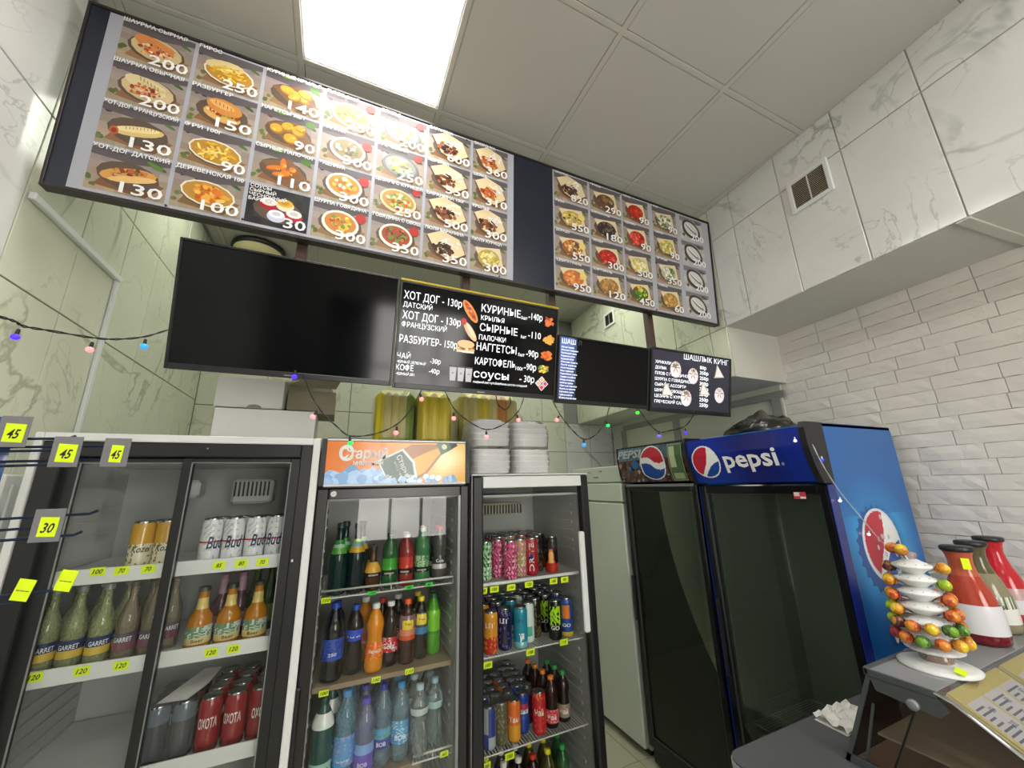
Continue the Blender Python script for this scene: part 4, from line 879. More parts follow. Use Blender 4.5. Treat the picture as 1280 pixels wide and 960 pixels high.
# ------------------------------------------------------------------ drinks
def nzf(u, v, s=0): return .5+.5*math.sin(u*37.7+s*1.7+3*math.sin(v*9+s))*math.sin(v*23+s*2.1+2*math.sin(u*25))
def fr_(u): return abs((u+.5) % 1-.5)      # 0 at the front
def pal(*c): return [hx(x) for x in c]
def camo(a, b, c):
    A, B, C_ = pal(a, b, c)
    return lambda u, v: (B if nzf(u, v, 1) > .62 else (C_ if nzf(u, v, 5) > .66 else A))
CANS = dict(
 gold=(.033, .158, lambda u, v: hx('c99a32') if v > .58 else (hx('8c7c4c') if nzf(u, v, 3) > .75 else hx('d8d2b4')), ('Kozel', .020, .06, '4a4636', .35)),
 bud=(.033, .158, lambda u, v: hx('c62c3a') if .52 < v < .57 else (hx('dfe1e4') if nzf(u, v, 2) < .8 else hx('b8bec6')), ('Bud', .040, .055, '1e2a50', .25)),
 beer_red=(.033, .158, lambda u, v: hx('8e1c26') if v > .2 else hx('6a141c'), ('ОХОТА', .026, .075, 'e0dcd8', .55)),
 beer_dark=(.033, .158, lambda u, v: hx('27303c') if v < .75 else hx('5a6878'), None),
 green=(.0325, .168, camo('8fc48c', '2f6a3a', 'dfe8dc'), None), pink=(.0325, .168, camo('d0487c', '8c1c4c', 'f0b0c4'), None), pinkgreen=(.0325, .168, camo('c86a88', '8aa83c', 'e8c8b8'), None),
 drive=(.0325, .168, lambda u, v: hx('a81c30') if not (.45 < v < .6 and fr_(u) < .07) else hx('241c60'), ('DRIVE', .030, None, 'e8d8dc', 'vert')),
 blackgold=(.0325, .168, lambda u, v: hx('15130f') if nzf(u, v, 2) < .7 else hx('6c5a34'), None),
 flame=(.0325, .168, lambda u, v: hx('b4281c') if v < .30 else (hx('f0c070') if fr_(u) < .05*(1.1-v)+.01 and v < .62 else (hx('e0702c') if fr_(u) < .11*(1.0-v)+.01 and v < .72 else hx('17100e'))), None),
 orangeflame=(.0325, .168, lambda u, v: hx('c42c24') if (v < .45 and nzf(u, v, 4) > .35) else hx('dc9428'), ('LIT', .020, .105, 'f4ecd8', None)),
 purple=(.0325, .168, lambda u, v: hx('1c1840') if nzf(u, v, 3) < .78 else hx('5a60b4'), ('LIT', .020, .11, 'e8e8f4', None)),
 teal=(.0325, .168, lambda u, v: hx('e4f0ee') if (fr_(u-.04) < .06*(v*2.4) and .05 < v < .40 and nzf(u, v, 8) > .3) else (hx('1f8ca8') if v > .2 else hx('7cc0cc')), ('LIT', .016, .105, '143c4c', None)),
 whiteteal=(.0325, .168, lambda u, v: hx('d8e6e2') if not (fr_(u) < .12 and .2 < v < .45) else hx('58b8a4'), None),
 claw=(.0325, .168, lambda u, v: hx('a8e01c') if (v > .42 and v < .93 and fr_(u) < .13 and nzf(u, v, 7) > .28) else hx('10120f'), ('GO', .016, .045, 'f0f0f0', None)),
 blueorange=(.0325, .168, lambda u, v: hx('e0802c') if (v > .5 and v < .9 and fr_(u) < .10) else (hx('c8b040') if v < .14 else hx('2a4a94')), ('GO', .014, .045, 'f0f0f0', None)),
 silver=(.029, .152, lambda u, v: hx('2c3c8c') if (u < .2 and v > .35) or (u > .5 and v < .4) else hx('a8b0bc'), None),
 olive=(.029, .152, lambda u, v: hx('5a5640') if nzf(u, v, 2) < .8 else hx('8c8660'), None),
 orange=(.029, .152, lambda u, v: hx('e8742c') if v > .45 else hx('e8a030'), ('Тан', .018, .075, 'f4f0e0', None)),
 colablue=(.029, .152, lambda u, v: hx('1c3c94') if not (fr_(u) < .15 and .42 < v < .80) else (hx('c42c44') if v > .66 else (hx('e8ecf4') if v > .55 else hx('2450a8'))), ('PEPSI', .014, .082, '101c44', None)),
 redtea=(.031, .160, lambda u, v: hx('c8202c') if nzf(u, v, 3) < .86 else hx('d8803c'), ('Чай', .022, .075, 'f0e0c8', None)),
 darkred=(.029, .152, lambda u, v: hx('8c2434') if v < .8 else hx('5c5a5c'), None))
TEMPL = {}
FORE = {}
def inkm(h): return mat('ink_'+h, hx(h), .4)
def can_t(kind):
    r, h, art, tx = CANS[kind]
    t = thing('drink_can', 'drink can', 'can'); ks = []
    prof = [(r*.80, 0), (r*.93, .004), (r, .011)]+[(r, .011+(h-.030)*i/24) for i in range(1, 25)]+[(r*.86, h-.006)]
    b = MB().lathe(prof, 44, colf=art).build('body', M_can, t); ks.append(b); KIDS[b.name] = []
    lid = MB().lathe([(r*.86, h-.006), (r*.875, h-.001), (r*.85, h), (r*.80, h-.004), (r*.30, h-.0045), (.0001, h-.004)], 20, cap0=False, cap1=False).build('lid', M_tin, t); ks.append(lid)
    KIDS[lid.name] = [MB().box(-.007, .007, -.016, .002, h-.0038, h-.0022, .001).build('pull_tab', M_tin, lid)]
    if tx:
        s, hh, z_, c, w_ = tx
        if w_ == 'vert':
            q = MB(); text('', s, None, .013, .020, hh*.75, None, w=.125, mb=q, bold=.01, vert=True, y=0)
            q.v = [((r+.0006)*math.sin(v[0]/r), -(r+.0006)*math.cos(v[0]/r), v[2]) for v in q.v]; o = q.build('lettering', inkm(c), b)
        else: o = text('lettering', s, b, 0, z_, hh, inkm(c), w=.055 if isinstance(w_, float) else .042, align='c', cyl=r+.0006, bold=.02, shear=w_ if isinstance(w_, float) and w_ < .5 else 0)
        KIDS[b.name].append(o)
    KIDS[t.name] = ks; return t
# bottles: profile, body colours, cap, label
PET = lambda H, r: [(r*.55, 0), (r*.92, .006), (r, .016), (r, .045), (r*.94, .060), (r, .075), (r, H*.36), (r*.96, H*.38), (r*.96, H*.58), (r, H*.60), (r, H*.66), (r*.90, H*.74), (r*.62, H*.84), (r*.40, H*.90), (r*.38, H*.945)]
WAIST = lambda H, r: [(r*.55, 0), (r*.92, .006), (r, .018), (r, H*.28), (r*.93, H*.36), (r*.82, H*.46), (r*.80, H*.50), (r*.90, H*.58), (r, H*.66), (r*.97, H*.72), (r*.70, H*.83), (r*.40, H*.90), (r*.38, H*.945)]
GLASSB = lambda H, r: [(r*.85, 0), (r, .006), (r, H*.50), (r*.93, H*.57), (r*.66, H*.67), (r*.42, H*.76), (r*.36, H*.90), (r*.42, H*.92), (r*.40, H*.955)]
STUB = lambda H, r: [(r*.85, 0), (r, .006), (r, H*.44), (r*.90, H*.52), (r*.62, H*.60), (r*.44, H*.66), (r*.38, H*.90), (r*.44, H*.92), (r*.42, H*.96)]
# kind: (name, profile, H, r, body material, body colour, cap colour, [(z0,z1,colour fn or hex)], text)
def grad(*st):
    def f(u, v):
        for a, c in st:
            if v <= a: return hx(c)
        return hx(st[-1][1])
    return f
BOT = dict(
 clearlemon=('alcopop_bottle', GLASSB, .235, .029, 'clr', ('b9c08c', .42), '8c9490', [(.035, .085, lambda u, v: hx('2c3a64') if v > .45 else hx('d8b84c'))], ('GARRET', .013, .060, 'dfe4ec', .048)),
 clearberry=('alcopop_bottle', GLASSB, .235, .029, 'clr', ('a89a80', .42), '6a6458', [(.035, .085, lambda u, v: hx('7a4a5c') if v < .45 else hx('5c5660'))], ('GARRET', .013, .060, 'dfdce4', .048)),
 amber=('beer_bottle', STUB, .195, .037, 'liq', 'b4741c', '3c3830', [(.022, .075, lambda u, v: hx('d8c88c') if v < .35 else (hx('6f8f6a') if nzf(u, v, 2) > .5 else hx('c8d4cc'))), (.125, .160, 'd8c070')], ('Beer', .010, .028, '5a3a18', .035)),
 purpletop=('beer_bottle', STUB, .215, .034, 'liq', '5a3a44', '8c5a74', [(.03, .08, 'a87c90'), (.150, .200, 'b08ca0')], None),
 greenglass=('beer_bottle', GLASSB, .235, .031, 'liq', '2c4a24', '4a5a30', [(.03, .09, '6f8a3c')], None),
 darkgreenneck=('lemonade_bottle', GLASSB, .265, .034, 'liq', '0c2c28', '24302c', [(.150, .185, lambda u, v: hx('4f9a34') if v < .6 else hx('8fc0a0')), (.186, .20, '3c8a34')], None),
 darkyellowneck=('lemonade_bottle', GLASSB, .262, .034, 'liq', '0e2024', '20261f', [(.150, .185, lambda u, v: hx('c89a20') if v < .6 else hx('6fa0a8')), (.186, .20, 'a8c054')], None),
 orangelabel=('lemonade_bottle', STUB, .165, .031, 'liq', '4a2c10', '2a2018', [(.05, .105, lambda u, v: hx('e0a83c') if v > .3 else hx('2c2418'))], ('напиток', .007, .056, 'e8e0d0', .04)),
 greenlabel=('lemonade_bottle', PET, .205, .031, 'liq', '245c34', '1c4c2c', [(.05, .115, lambda u, v: hx('3ca034') if v > .3 else hx('1c3018'))], ('напиток', .007, .056, 'e8e0d0', .04)),
 redlabel=('lemonade_bottle', PET, .205, .031, 'liq', '8c2c2c', 'dcdcd8', [(.05, .115, lambda u, v: hx('c8382c') if v > .3 else hx('301414'))], ('напиток', .007, .056, 'e8e0d0', .04)),
 limecap=('lemonade_bottle', PET, .228, .032, 'liq', '3f7a4c', 'd8dcd8', [(.05, .115, lambda u, v: (hx('a8c8a0') if nzf(u, v, 2) > .5 else hx('4a8a50')) if v > .3 else hx('1c3018'))], ('напиток', .007, .056, 'e8e0d0', .04)),
 redcapclear=('soda_bottle', WAIST, .228, .031, 'liq', '4c4c48', 'c41c24', [(.055, .105, lambda u, v: hx('3a3a3c') if v > .35 else hx('c8c4c4'))], ('Cola', .012, .082, 'f0f0f0', .035)),
 colabig=('soda_bottle', PET, .262, .040, 'liq', '0b0c14', '1c3ca0', [(.075, .145, lambda u, v: hx('2a50b8') if fr_(u) < .13 and nzf(u, v, 3) > .3 else hx('1c3890'))], ('250', .010, .09, 'c8d4f0', .03)),
 colablue=('soda_bottle', WAIST, .238, .033, 'liq', '120a0c', '1c4cb8', [(.115, .155, '2450d0')], ('PEPSI', .013, .128, 'e8ecf4', .05)),
 orangesoda=('soda_bottle', WAIST, .238, .034, 'liq', 'e08c10', 'ececec', [(.05, .105, lambda u, v: hx('f06a1c') if nzf(u, v, 4) < .75 else hx('f4b040'))], ('Миринда', .012, .072, 'f4ecd8', .05)),
 colared=('soda_bottle', WAIST, .232, .033, 'liq', '1a0a08', 'e4e4e4', [(.055, .105, lambda u, v: hx('c4182c') if nzf(u, v, 2) < .8 else hx('e8e0e0'))], ('Cola', .018, .068, 'f0f0f0', .05)),
 peachtea=('iced_tea_bottle', PET, .235, .033, 'liq', '3a1a0e', 'f0601c', [(.090, .178, lambda u, v: hx('f0d840') if (.45 < v < .82 and fr_(u) < .12) else (hx('d8542c') if v < .2 else (hx('e08a6c') if v < .45 else hx('8c6a70'))))], ('Tea', .008, .145, 'b02020', .03)),
 lemontea=('iced_tea_bottle', PET, .232, .032, 'liq', '1c120c', 'f0dc28', [(.095, .175, lambda u, v: hx('f0d840') if (.45 < v < .95 and fr_(u) < .11) else (hx('3c7cb0') if v < .3 else hx('3c4c44')))], ('Tea', .008, .148, 'b02020', .03)),
 greensoda=('soda_bottle', PET, .232, .031, 'liq', '4f9c1c', '1c5c34', [(.08, .170, lambda u, v: hx('7cc82c') if v > .15 else hx('3c8c1c'))], None),
 tealwater=('water_bottle', PET, .275, .037, 'liq', '1f504c', '14443c', [(.035, .085, 'a0d4c4'), (.185, .228, 'ecefec')], ('Вода', .016, .055, '1c6c5c', .05)),
 bluewater=('water_bottle', PET, .275, .039, 'clr', ('6c9cb4', .50), '4c94d4', [(.05, .140, lambda u, v: hx('5c9cd8') if nzf(u, v, 3) < .7 else hx('a8a0e0'))], ('BOB', .016, .065, 'd8ecf8', .045)),
 purplewater=('water_bottle', PET, .245, .034, 'clr', ('8c94c0', .40), '5048b8', [(.03, .110, lambda u, v: hx('6c54c0') if v < .6 else hx('80a8e8'))], ('BOB', .012, .045, 'd8d0f0', .035)),
 navywater=('water_bottle', PET, .262, .034, 'clr', ('8ca8c0', .35), '2430a8', [(.06, .125, lambda u, v: hx('4a50a8') if v < .5 else (hx('5ca8d8') if nzf(u, v, 5) < .6 else hx('58a078')))], ('BOB', .013, .07, 'e0e8f8', .035)),
 skywater=('water_bottle', PET, .255, .034, 'clr', ('88acc0', .40), '3c94d8', [(.06, .135, lambda u, v: hx('5ca4dc') if nzf(u, v, 2) < .72 else hx('b0dcf0'))], ('BOB', .015, .075, 'e8f4fc', .042)),
 clearwater=('water_bottle', WAIST, .245, .036, 'clr', ('b8c4c4', .22), 'b8ccd8', [(.150, .172, 'c4d0cc')], None),
 clearwater2=('water_bottle', WAIST, .240, .034, 'clr', ('a8bcbc', .22), '9cc0d0', [(.140, .165, 'b0d0d4')], None),
 teaorange=('iced_tea_bottle', WAIST, .200, .031, 'liq', '2c1410', 'f08424', [(.025, .075, lambda u, v: hx('d8404c') if nzf(u, v, 3) < .7 else hx('f0a8a0'))], ('Чай', .018, .040, 'f4ecec', .042)),
 teagreen=('iced_tea_bottle', WAIST, .200, .031, 'liq', '241812', '1c9c44', [(.025, .075, lambda u, v: hx('a87c84') if nzf(u, v, 3) < .6 else hx('8ca070'))], ('Чай', .018, .040, 'f4ecec', .042)),
 redcap=('soda_bottle', WAIST, .225, .032, 'liq', '2c1008', 'd83020', [(.05, .10, 'c82820')], None), yellowcap=('soda_bottle', WAIST, .225, .032, 'liq', '4c4810', 'e8e020', [(.05, .10, 'd8c820')], None), greencap=('soda_bottle', WAIST, .225, .032, 'liq', '1c5c2c', '2ca848', [(.05, .10, '2c8c3c')], None))
def refine(pr, n=3):
    out = []
    for (a, b) in zip(pr[:-1], pr[1:]):
        m_ = max(1, int(abs(b[1]-a[1])/.012))
        for i in range(m_): out.append((a[0]+(b[0]-a[0])*i/m_, a[1]+(b[1]-a[1])*i/m_))
    return out+[pr[-1]]
def bot_t(kind):
    nm, P, H, r, mt, bc, cap, labs, tx = BOT[kind]
    t = thing(nm, 'bottle', 'bottle'); ks = []; pr = refine(P(H, r))
    if mt == 'liq': m = M_pet; b = MB().lathe(pr, 20, col=hx(bc)).build('bottle_body', m, t)
    else: m = glassy('clear_'+bc[0], (.84, .90, .90), 1.0, rough=.05, body=bc[1], bodycol=hx(bc[0]), ior=1.5); b = MB().lathe(pr, 20).build('bottle_body', m, t)
    ks.append(b); KIDS[b.name] = []
    rc = pr[-1][0]*1.15
    c = MB().lathe([(rc, H*.925), (rc, H*.990), (rc*.9, H), (.0001, H)], 14, cap0=False, cap1=False).build('cap', mat('cap_'+cap, hx(cap), .35), t); ks.append(c); KIDS[c.name] = []
    def rad(z):
        for a, b2 in zip(pr[:-1], pr[1:]):
            if a[1] <= z <= b2[1]: return a[0]+(b2[0]-a[0])*(z-a[1])/max(1e-6, b2[1]-a[1])
        return r
    for li, (z0, z1, f) in enumerate(labs):
        ff = f if callable(f) else (lambda c_: (lambda u, v: c_))(hx(f))
        n = 16 if callable(f) else 4
        o = MB().lathe([(rad(z0+(z1-z0)*i/n)+.0008, z0+(z1-z0)*i/n) for i in range(n+1)], 36, colf=ff, cap0=False, cap1=False).build('paper_label', M_can, t); ks.append(o); KIDS[o.name] = []
        if tx and li == 0:
            s, hh, z_, ci, w_ = tx; KIDS[o.name].append(text('lettering', s, o, 0, z_, hh, inkm(ci), w=w_, align='c', cyl=rad(z_)+.0016, bold=.015))
    KIDS[t.name] = ks; return t
USED = set()
def put(kind, x, y, z, label, group=None, turn=0.0, cat=None):
    if kind not in TEMPL: TEMPL[kind] = can_t(kind[2:]) if kind.startswith('c:') else bot_t(kind)
    t = TEMPL[kind]; rz = -math.atan2(x, y)+turn
    if kind not in USED:
        USED.add(kind); t.location = (x, y, z); t.rotation_euler = (0, 0, rz); t['label'] = label; o = t
        if group: t['group'] = group
    else: o = dup(t, (x, y, z), rz, label, group)
    return o
RT = rnd(77); J = lambda a=.25: RT.uniform(-a, a)
NTH = ['first', 'second', 'third', 'fourth', 'fifth', 'sixth', 'seventh', 'eighth']
# sliding cooler
s = S1[1]; g = 'gold beer cans in the sliding cooler'
for i, x in enumerate((-.590, -.523)): put('c:gold', x, 1.815, s, ['left', 'right'][i]+' of two gold-topped cans in front on the sliding cooler top shelf', g, J(.1))
put('c:gold', -.556, 1.885, s, 'gold-topped can behind the front two on the sliding cooler top shelf', g)
g = 'white beer cans in the sliding cooler'
for i, x in enumerate((-.395, -.327, -.258, -.190)):
    put('c:bud', x, 1.815, s, 'silver-white script-lettered can with red line, %s from left, front row, sliding cooler' % NTH[i], g, [.5, .1, .45, -.2][i])
    put('c:bud', x+.01, 1.885, s, 'silver-white can in second row behind the %s front one, sliding cooler' % NTH[i], g, J())
s = S1[2]; g = 'long-neck alcopop bottles in the sliding cooler'
for i, x in enumerate((-.775, -.712, -.648, -.582, -.520)):
    k_ = 'clearlemon' if i < 3 else 'clearberry'; c_ = 'pale lemon' if i < 3 else 'pink-label'
    put(k_, x, 1.82, s, '%s long-neck bottle, %s from left, front row behind the left sliding door' % (c_, NTH[i]), g, J(.3))
    put(k_, x+.03, 1.885, s, '%s long-neck bottle standing behind the %s front one, left sliding door' % (c_, NTH[i]), g, J(.3))
g = 'amber beer bottles in the sliding cooler'
for i, x in enumerate((-.388, -.305, -.222)): put('amber', x, 1.82, s, 'stubby amber beer bottle with landscape label, %s of three in the sliding cooler' % ['left', 'middle', 'right'][i], g, J(.15))
put('purpletop', -.350, 1.91, s, 'purple-capped bottle behind the left amber beer bottle'); put('purpletop', -.295, 1.93, s+.0, 'purple-capped bottle behind the middle amber beer bottle')
put('greenglass', -.245, 1.92, s, 'green glass bottle behind the amber beer bottles'); put('greenglass', -.20, 1.95, s, 'green glass bottle at the right end behind the amber bottles')
s = S1[3]; g = 'red beer cans in the sliding cooler'
for r_ in range(4):
    for i, x in enumerate((-.318, -.246, -.175)):
        w_ = 'front row' if r_ == 0 else ['second row', 'third row', 'rearmost row'][r_-1]
        put('c:beer_red', x+.004*r_, 1.815+.070*r_, s, 'dark red beer can, %s of three, %s, bottom of sliding cooler' % (['left', 'middle', 'right'][i], w_), g, J(.3))
g = 'dark beer cans of the shrink-wrapped pack'
for r_ in range(3):
    for i, x in enumerate((-.460, -.390)):
        put('c:beer_dark' if r_ == 0 else 'c:beer_red', x, 1.825+.068*r_, s, '%s can in the %s row of the shrink-wrapped pack, sliding cooler' % (['left', 'right'][i], ['front', 'middle', 'rear'][r_]), g, J(.5))
t = thing('shrink_wrap', 'clear shrink wrap round the pack of cans at the bottom of the sliding cooler', 'wrap', (-.425, 1.895, s))
q = MB(); q.box(-.071, .071, -.107, .107, .0005, .161, .02); q.build('film', M_wrap, t)
t = thing('paper_sheet', 'white paper sheet lying tilted on the wrapped pack of cans', 'paper', (-.375, 1.90, s+.165)); R = rnd(3)
q = MB(); q.faces([(-.09, -.09, -.0), (-.01, -.10, .0), (.03, -.03, .012), (.045, .08, .02), (-.01, .09, .02), (-.05, 0, .01)], [(0, 1, 2, 5), (5, 2, 3, 4)], smooth=False); q.faces([(-.09, -.09, -.002), (-.01, -.10, -.002), (.03, -.03, .010), (.045, .08, .018), (-.01, .09, .018), (-.05, 0, .008)], [(5, 2, 1, 0), (4, 3, 2, 5)]); q.build('sheet', M_paper, t)
# beer sign cooler
C = 'beer-sign cooler'
def row(lst, y, z, fmt, dy=0):
    for i, (k_, x, d_) in enumerate(lst): put(k_, x, y+RT.uniform(-.006, .006), z, fmt % (d_, NTH[i]), None, J(.2))
s = S2[1]
for i, (k_, x, d_) in enumerate([('darkgreenneck', .040, 'tall dark green bottle with green neck label'), ('darkyellowneck', .108, 'tall dark bottle with yellow neck label'), ('orangelabel', .174, 'short dark bottle with orange label'), ('greenlabel', .240, 'bottle with bright green label'), ('redlabel', .308, 'bottle with red label and white cap'), ('limecap', .376, 'green bottle with white cap'), ('redcapclear', .452, 'grey bottle with red cap')]):
    put(k_, x, 1.815, s, d_+', front of the top shelf, '+C, None, J(.2))
put('darkgreenneck', .062, 1.89, s, 'dark green bottle behind the leftmost one, top shelf of the '+C); put('darkyellowneck', .128, 1.89, s, 'dark bottle behind the yellow-necked one, top shelf of the '+C)
for k_, x, d_ in [('orangelabel', .168, 'orange-labelled'), ('greenlabel', .248, 'green-labelled'), ('redlabel', .315, 'red-labelled'), ('limecap', .385, 'white-capped green'), ('redcapclear', .455, 'grey red-capped')]:
    put(k_, x, 1.888, s, d_+' bottle, second row, top shelf, '+C)
s = S2[2]
for k_, x, y, d_ in [('colabig', .045, 1.80, 'large dark cola bottle with blue label'), ('colablue', .122, 1.825, 'dark cola bottle with bright blue band'), ('orangesoda', .196, 1.805, 'orange soda bottle with white cap'), ('colared', .258, 1.83, 'dark cola bottle with red label'), ('peachtea', .324, 1.815, 'peach iced tea bottle with orange cap'), ('lemontea', .384, 1.84, 'iced tea bottle with yellow cap'), ('greensoda', .442, 1.86, 'bright green soda bottle with green cap')]:
    put(k_, x, y, s, d_+', front of the wooden shelf, '+C, None, J(.15))
for k_, x, d_ in [('colablue', .055, 'blue-banded cola'), ('orangesoda', .165, 'orange soda'), ('redcap', .235, 'red-capped soda'), ('colared', .300, 'red-labelled cola'), ('lemontea', .385, 'yellow-capped tea'), ('greensoda', .455, 'green soda')]:
    put(k_, x, 1.925, s, d_+' bottle, second row, wooden shelf, '+C)
s = S2[3]
for k_, x, y, d_ in [('tealwater', .035, 1.80, 'dark teal water bottle with white neck label'), ('bluewater', .112, 1.815, 'large water bottle with light blue label'), ('purplewater', .180, 1.79, 'water bottle with purple label and cap'), ('navywater', .246, 1.83, 'water bottle with navy cap'), ('skywater', .314, 1.83, 'water bottle with sky blue label'), ('clearwater', .382, 1.80, 'ridged clear water bottle with pale cap'), ('clearwater2', .452, 1.84, 'rightmost clear water bottle')]:
    put(k_, x, y, s, d_+', front of the lower shelf, '+C, None, J(.15))
for k_, x, d_ in [('tealwater', .055, 'dark teal'), ('bluewater', .12, 'light blue label'), ('purplewater', .178, 'purple-capped'), ('navywater', .243, 'navy-capped'), ('skywater', .305, 'sky blue'), ('clearwater', .372, 'clear'), ('clearwater2', .440, 'rightmost clear')]:
    for r_ in (1, 2): put(k_, x+.005*r_, 1.82+.076*r_, s, '%s water bottle, %s row, lower shelf of %s' % (d_, ['', 'second', 'third'][r_], C))
# narrow cooler
C = 'narrow cooler'; s = S3[1]
T1 = [('c:green', .675, 0, 'green camouflage'), ('c:pink', .748, .02, 'dark pink patterned'), ('c:pink', .785, -.045, 'pink camouflage'), ('c:pinkgreen', .850, -.012, 'green and pink'), ('c:drive', .912, -.015, 'red DRIVE-lettered'), ('c:blackgold', .970, .045, 'black and gold'), ('c:flame', 1.022, -.02, 'black flame-print')]
for k_, x, dy, d_ in T1: put(k_, x, 1.835+dy, s, d_+' tall can, front of the top shelf, '+C, None, J(.08))
for r_ in (1, 2, 3):
    for k_, x, dy, d_ in T1:
        if k_ == 'c:pink' and x < .76: continue
        put(k_, x+.006*r_, 1.885+.068*r_, s, '%s tall can, %s row back, top shelf of narrow cooler' % (d_, NTH[r_]), 'energy cans on the top shelf of the narrow cooler', J())
s = S3[2]
T2 = [('c:orangeflame', .690, -.01, 'orange red-flame'), ('c:purple', .763, .0, 'dark purple'), ('c:teal', .836, -.015, 'teal blue'), ('c:whiteteal', .894, .03, 'white and teal'), ('c:blackgold', .953, .07, 'black'), ('c:claw', 1.026, -.005, 'black with lime claw marks'), ('c:blueorange', 1.095, .005, 'blue with orange splash')]
for k_, x, dy, d_ in T2: put(k_, x, 1.82+dy, s, d_+' tall can, front of the middle shelf, '+C, None, J(.08))
for r_ in (1, 2, 3, 4):
    for k_, x, dy, d_ in T2:
        if k_ == 'c:whiteteal' and r_ == 1: continue
        put(k_, x+.004*r_, 1.855+.068*r_+(.03 if k_ == 'c:blackgold' else 0), s, '%s tall can, %s row back, middle shelf of narrow cooler' % (d_, NTH[r_]), 'energy cans on the second shelf of the narrow cooler', J())
s = S3[3]
T3 = [('c:silver', .684, -.005, 'silver and blue'), ('c:olive', .742, .0, 'olive drab'), ('c:orange', .800, -.005, 'orange'), ('c:colablue', .858, .03, 'blue cola'), ('c:darkred', .905, .085, 'dark red')]
for k_, x, dy, d_ in T3: put(k_, x, 1.825+dy, s, d_+' slim can, front of the lower shelf, '+C, None, J(.08))
put('c:redtea', .922, 1.815, s, 'bright red tea can beside the orange-capped bottle, lower shelf, '+C)
for r_ in (1, 2, 3, 4):
    for i, (k_, x, dy, d_) in enumerate(T3): put(k_ if (r_+i) % 3 else 'c:darkred', x+.003*r_, 1.835+max(dy, 0)+.061*r_, s, 'slim can behind the %s front can, %s row back, lower shelf, narrow cooler' % (d_, NTH[r_]), 'slim cans on the third shelf of the narrow cooler', J())
for i in range(4): put('teaorange', .992-.006*i, 1.825+.066*i, s, 'orange-capped tea bottle, %s from the glass, lower shelf, narrow cooler' % NTH[i], 'orange-capped tea bottles')
for i in range(3): put('teagreen', 1.064-.004*i, 1.84+.068*i, s, 'green-capped tea bottle, %s from the glass, lower shelf, narrow cooler' % NTH[i], 'green-capped tea bottles')
s = .272
for i, (k_, x, d_) in enumerate([('redcap', .69, 'red-capped'), ('colared', .76, 'white-capped'), ('colared', .83, 'white-capped'), ('redcap', .90, 'red-capped'), ('yellowcap', .975, 'yellow-capped'), ('greencap', 1.05, 'green-capped')]):
    put(k_, x, 1.85, s, '%s soda bottle, %s from left in the front row, bottom shelf, %s' % (d_, NTH[i], C)); put(k_ if k_ != 'redcap' else 'yellowcap', x+.02, 1.93, s, 'soda bottle behind the %s front one, bottom shelf, %s' % (NTH[i], C))
# ------------------------------------------------------------------ things on top of the coolers
M_card = mat('white_carton', hx('e6e6e4'), .7, var=.03); M_kraft = mat('kraft_carton', hx('a09a84'), .8, var=.05)
def carton(label, x0, x1, y0, y1, z0, z1, m, flaps=None, hole=True):
    t = thing('cardboard_box', label, 'box', ((x0+x1)/2, (y0+y1)/2, z0)); w, d_, h = x1-x0, y1-y0, z1-z0; q = MB(); T_ = .004
    q.box(-w/2, w/2, -d_/2, -d_/2+T_, 0, h); q.box(-w/2, w/2, d_/2-T_, d_/2, 0, h); q.box(-w/2, -w/2+T_, -d_/2+T_, d_/2-T_, 0, h); q.box(w/2-T_, w/2, -d_/2+T_, d_/2-T_, 0, h); q.box(-w/2+T_, w/2-T_, -d_/2+T_, d_/2-T_, 0, T_)
    if not flaps: q.box(-w/2, w/2, -d_/2, d_/2, h-T_, h)
    q.build('carton', m, t)
    if hole: MB().ell(0, 0, .028, .012, hx('6c6a64'), n=12, a0=0, a1=PI) if False else None
    if hole:
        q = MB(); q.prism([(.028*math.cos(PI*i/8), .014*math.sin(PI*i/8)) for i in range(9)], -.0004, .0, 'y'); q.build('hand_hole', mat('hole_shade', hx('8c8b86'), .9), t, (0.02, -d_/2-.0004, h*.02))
    if flaps:
        for (p, m_) in flaps:
            q = MB(); q.faces(p+[(a, b, c-.003) for a, b, c in p], [(0, 1, 2, 3), (7, 6, 5, 4), (0, 4, 5, 1), (1, 5, 6, 2), (2, 6, 7, 3), (3, 7, 4, 0)]); q.build('flap', m_, t)
    return t
carton('closed white carton lying on the sliding cooler, lower of the stack', -.485, -.105, 1.95, 2.22, 1.8465, 2.000, M_card)
carton('open white carton on top of the lower white carton', -.495, -.245, 1.96, 2.21, 2.001, 2.135, M_card, [([(-.125, .115, .134), (.125, .115, .134), (.33, .10, .13), (.30, .02, .19)], M_card), ([(.125, -.115, .134), (.125, .115, .134), (.24, .10, .155), (.24, -.10, .160)], M_card)])
carton('beige carton behind the white ones on the sliding cooler', -.235, -.03, 2.03, 2.25, 2.001, 2.11, M_kraft, [([(-.10, -.11, .129), (.10, -.11, .129), (.12, -.20, .15), (-.08, -.20, .16)], M_kraft)], hole=False)
M_yel = mat('yellow_foam', hx('ecd91c'), .5, var=.02); M_yel2 = mat('pale_yellow_foam', hx('ddd488'), .5, var=.02); M_olv = mat('green_foam', hx('7c9a1c'), .5); M_ong = mat('orange_foam', hx('d68a2c'), .5)
def pack(label, x0, x1, y0, y1, z0, z1, cols, n):
    t = thing('tray_pack', label, 'foam tray pack', ((x0+x1)/2, (y0+y1)/2, z0)); w = x1-x0; d_ = (y1-y0)/2; h = z1-z0
    for i in range(n):
        a = -w/2+.008+(w-.016)*i/n; MB().box(a, a+(w-.016)/n-.0015, -d_+.01, d_-.01, .004, h-.008, .02).build('tray', cols[i*len(cols)//n], t)
    q = MB(); q.box(-w/2, w/2, -d_, d_, 0, h, .035); q.build('stretch_film', M_wrap, t); return t
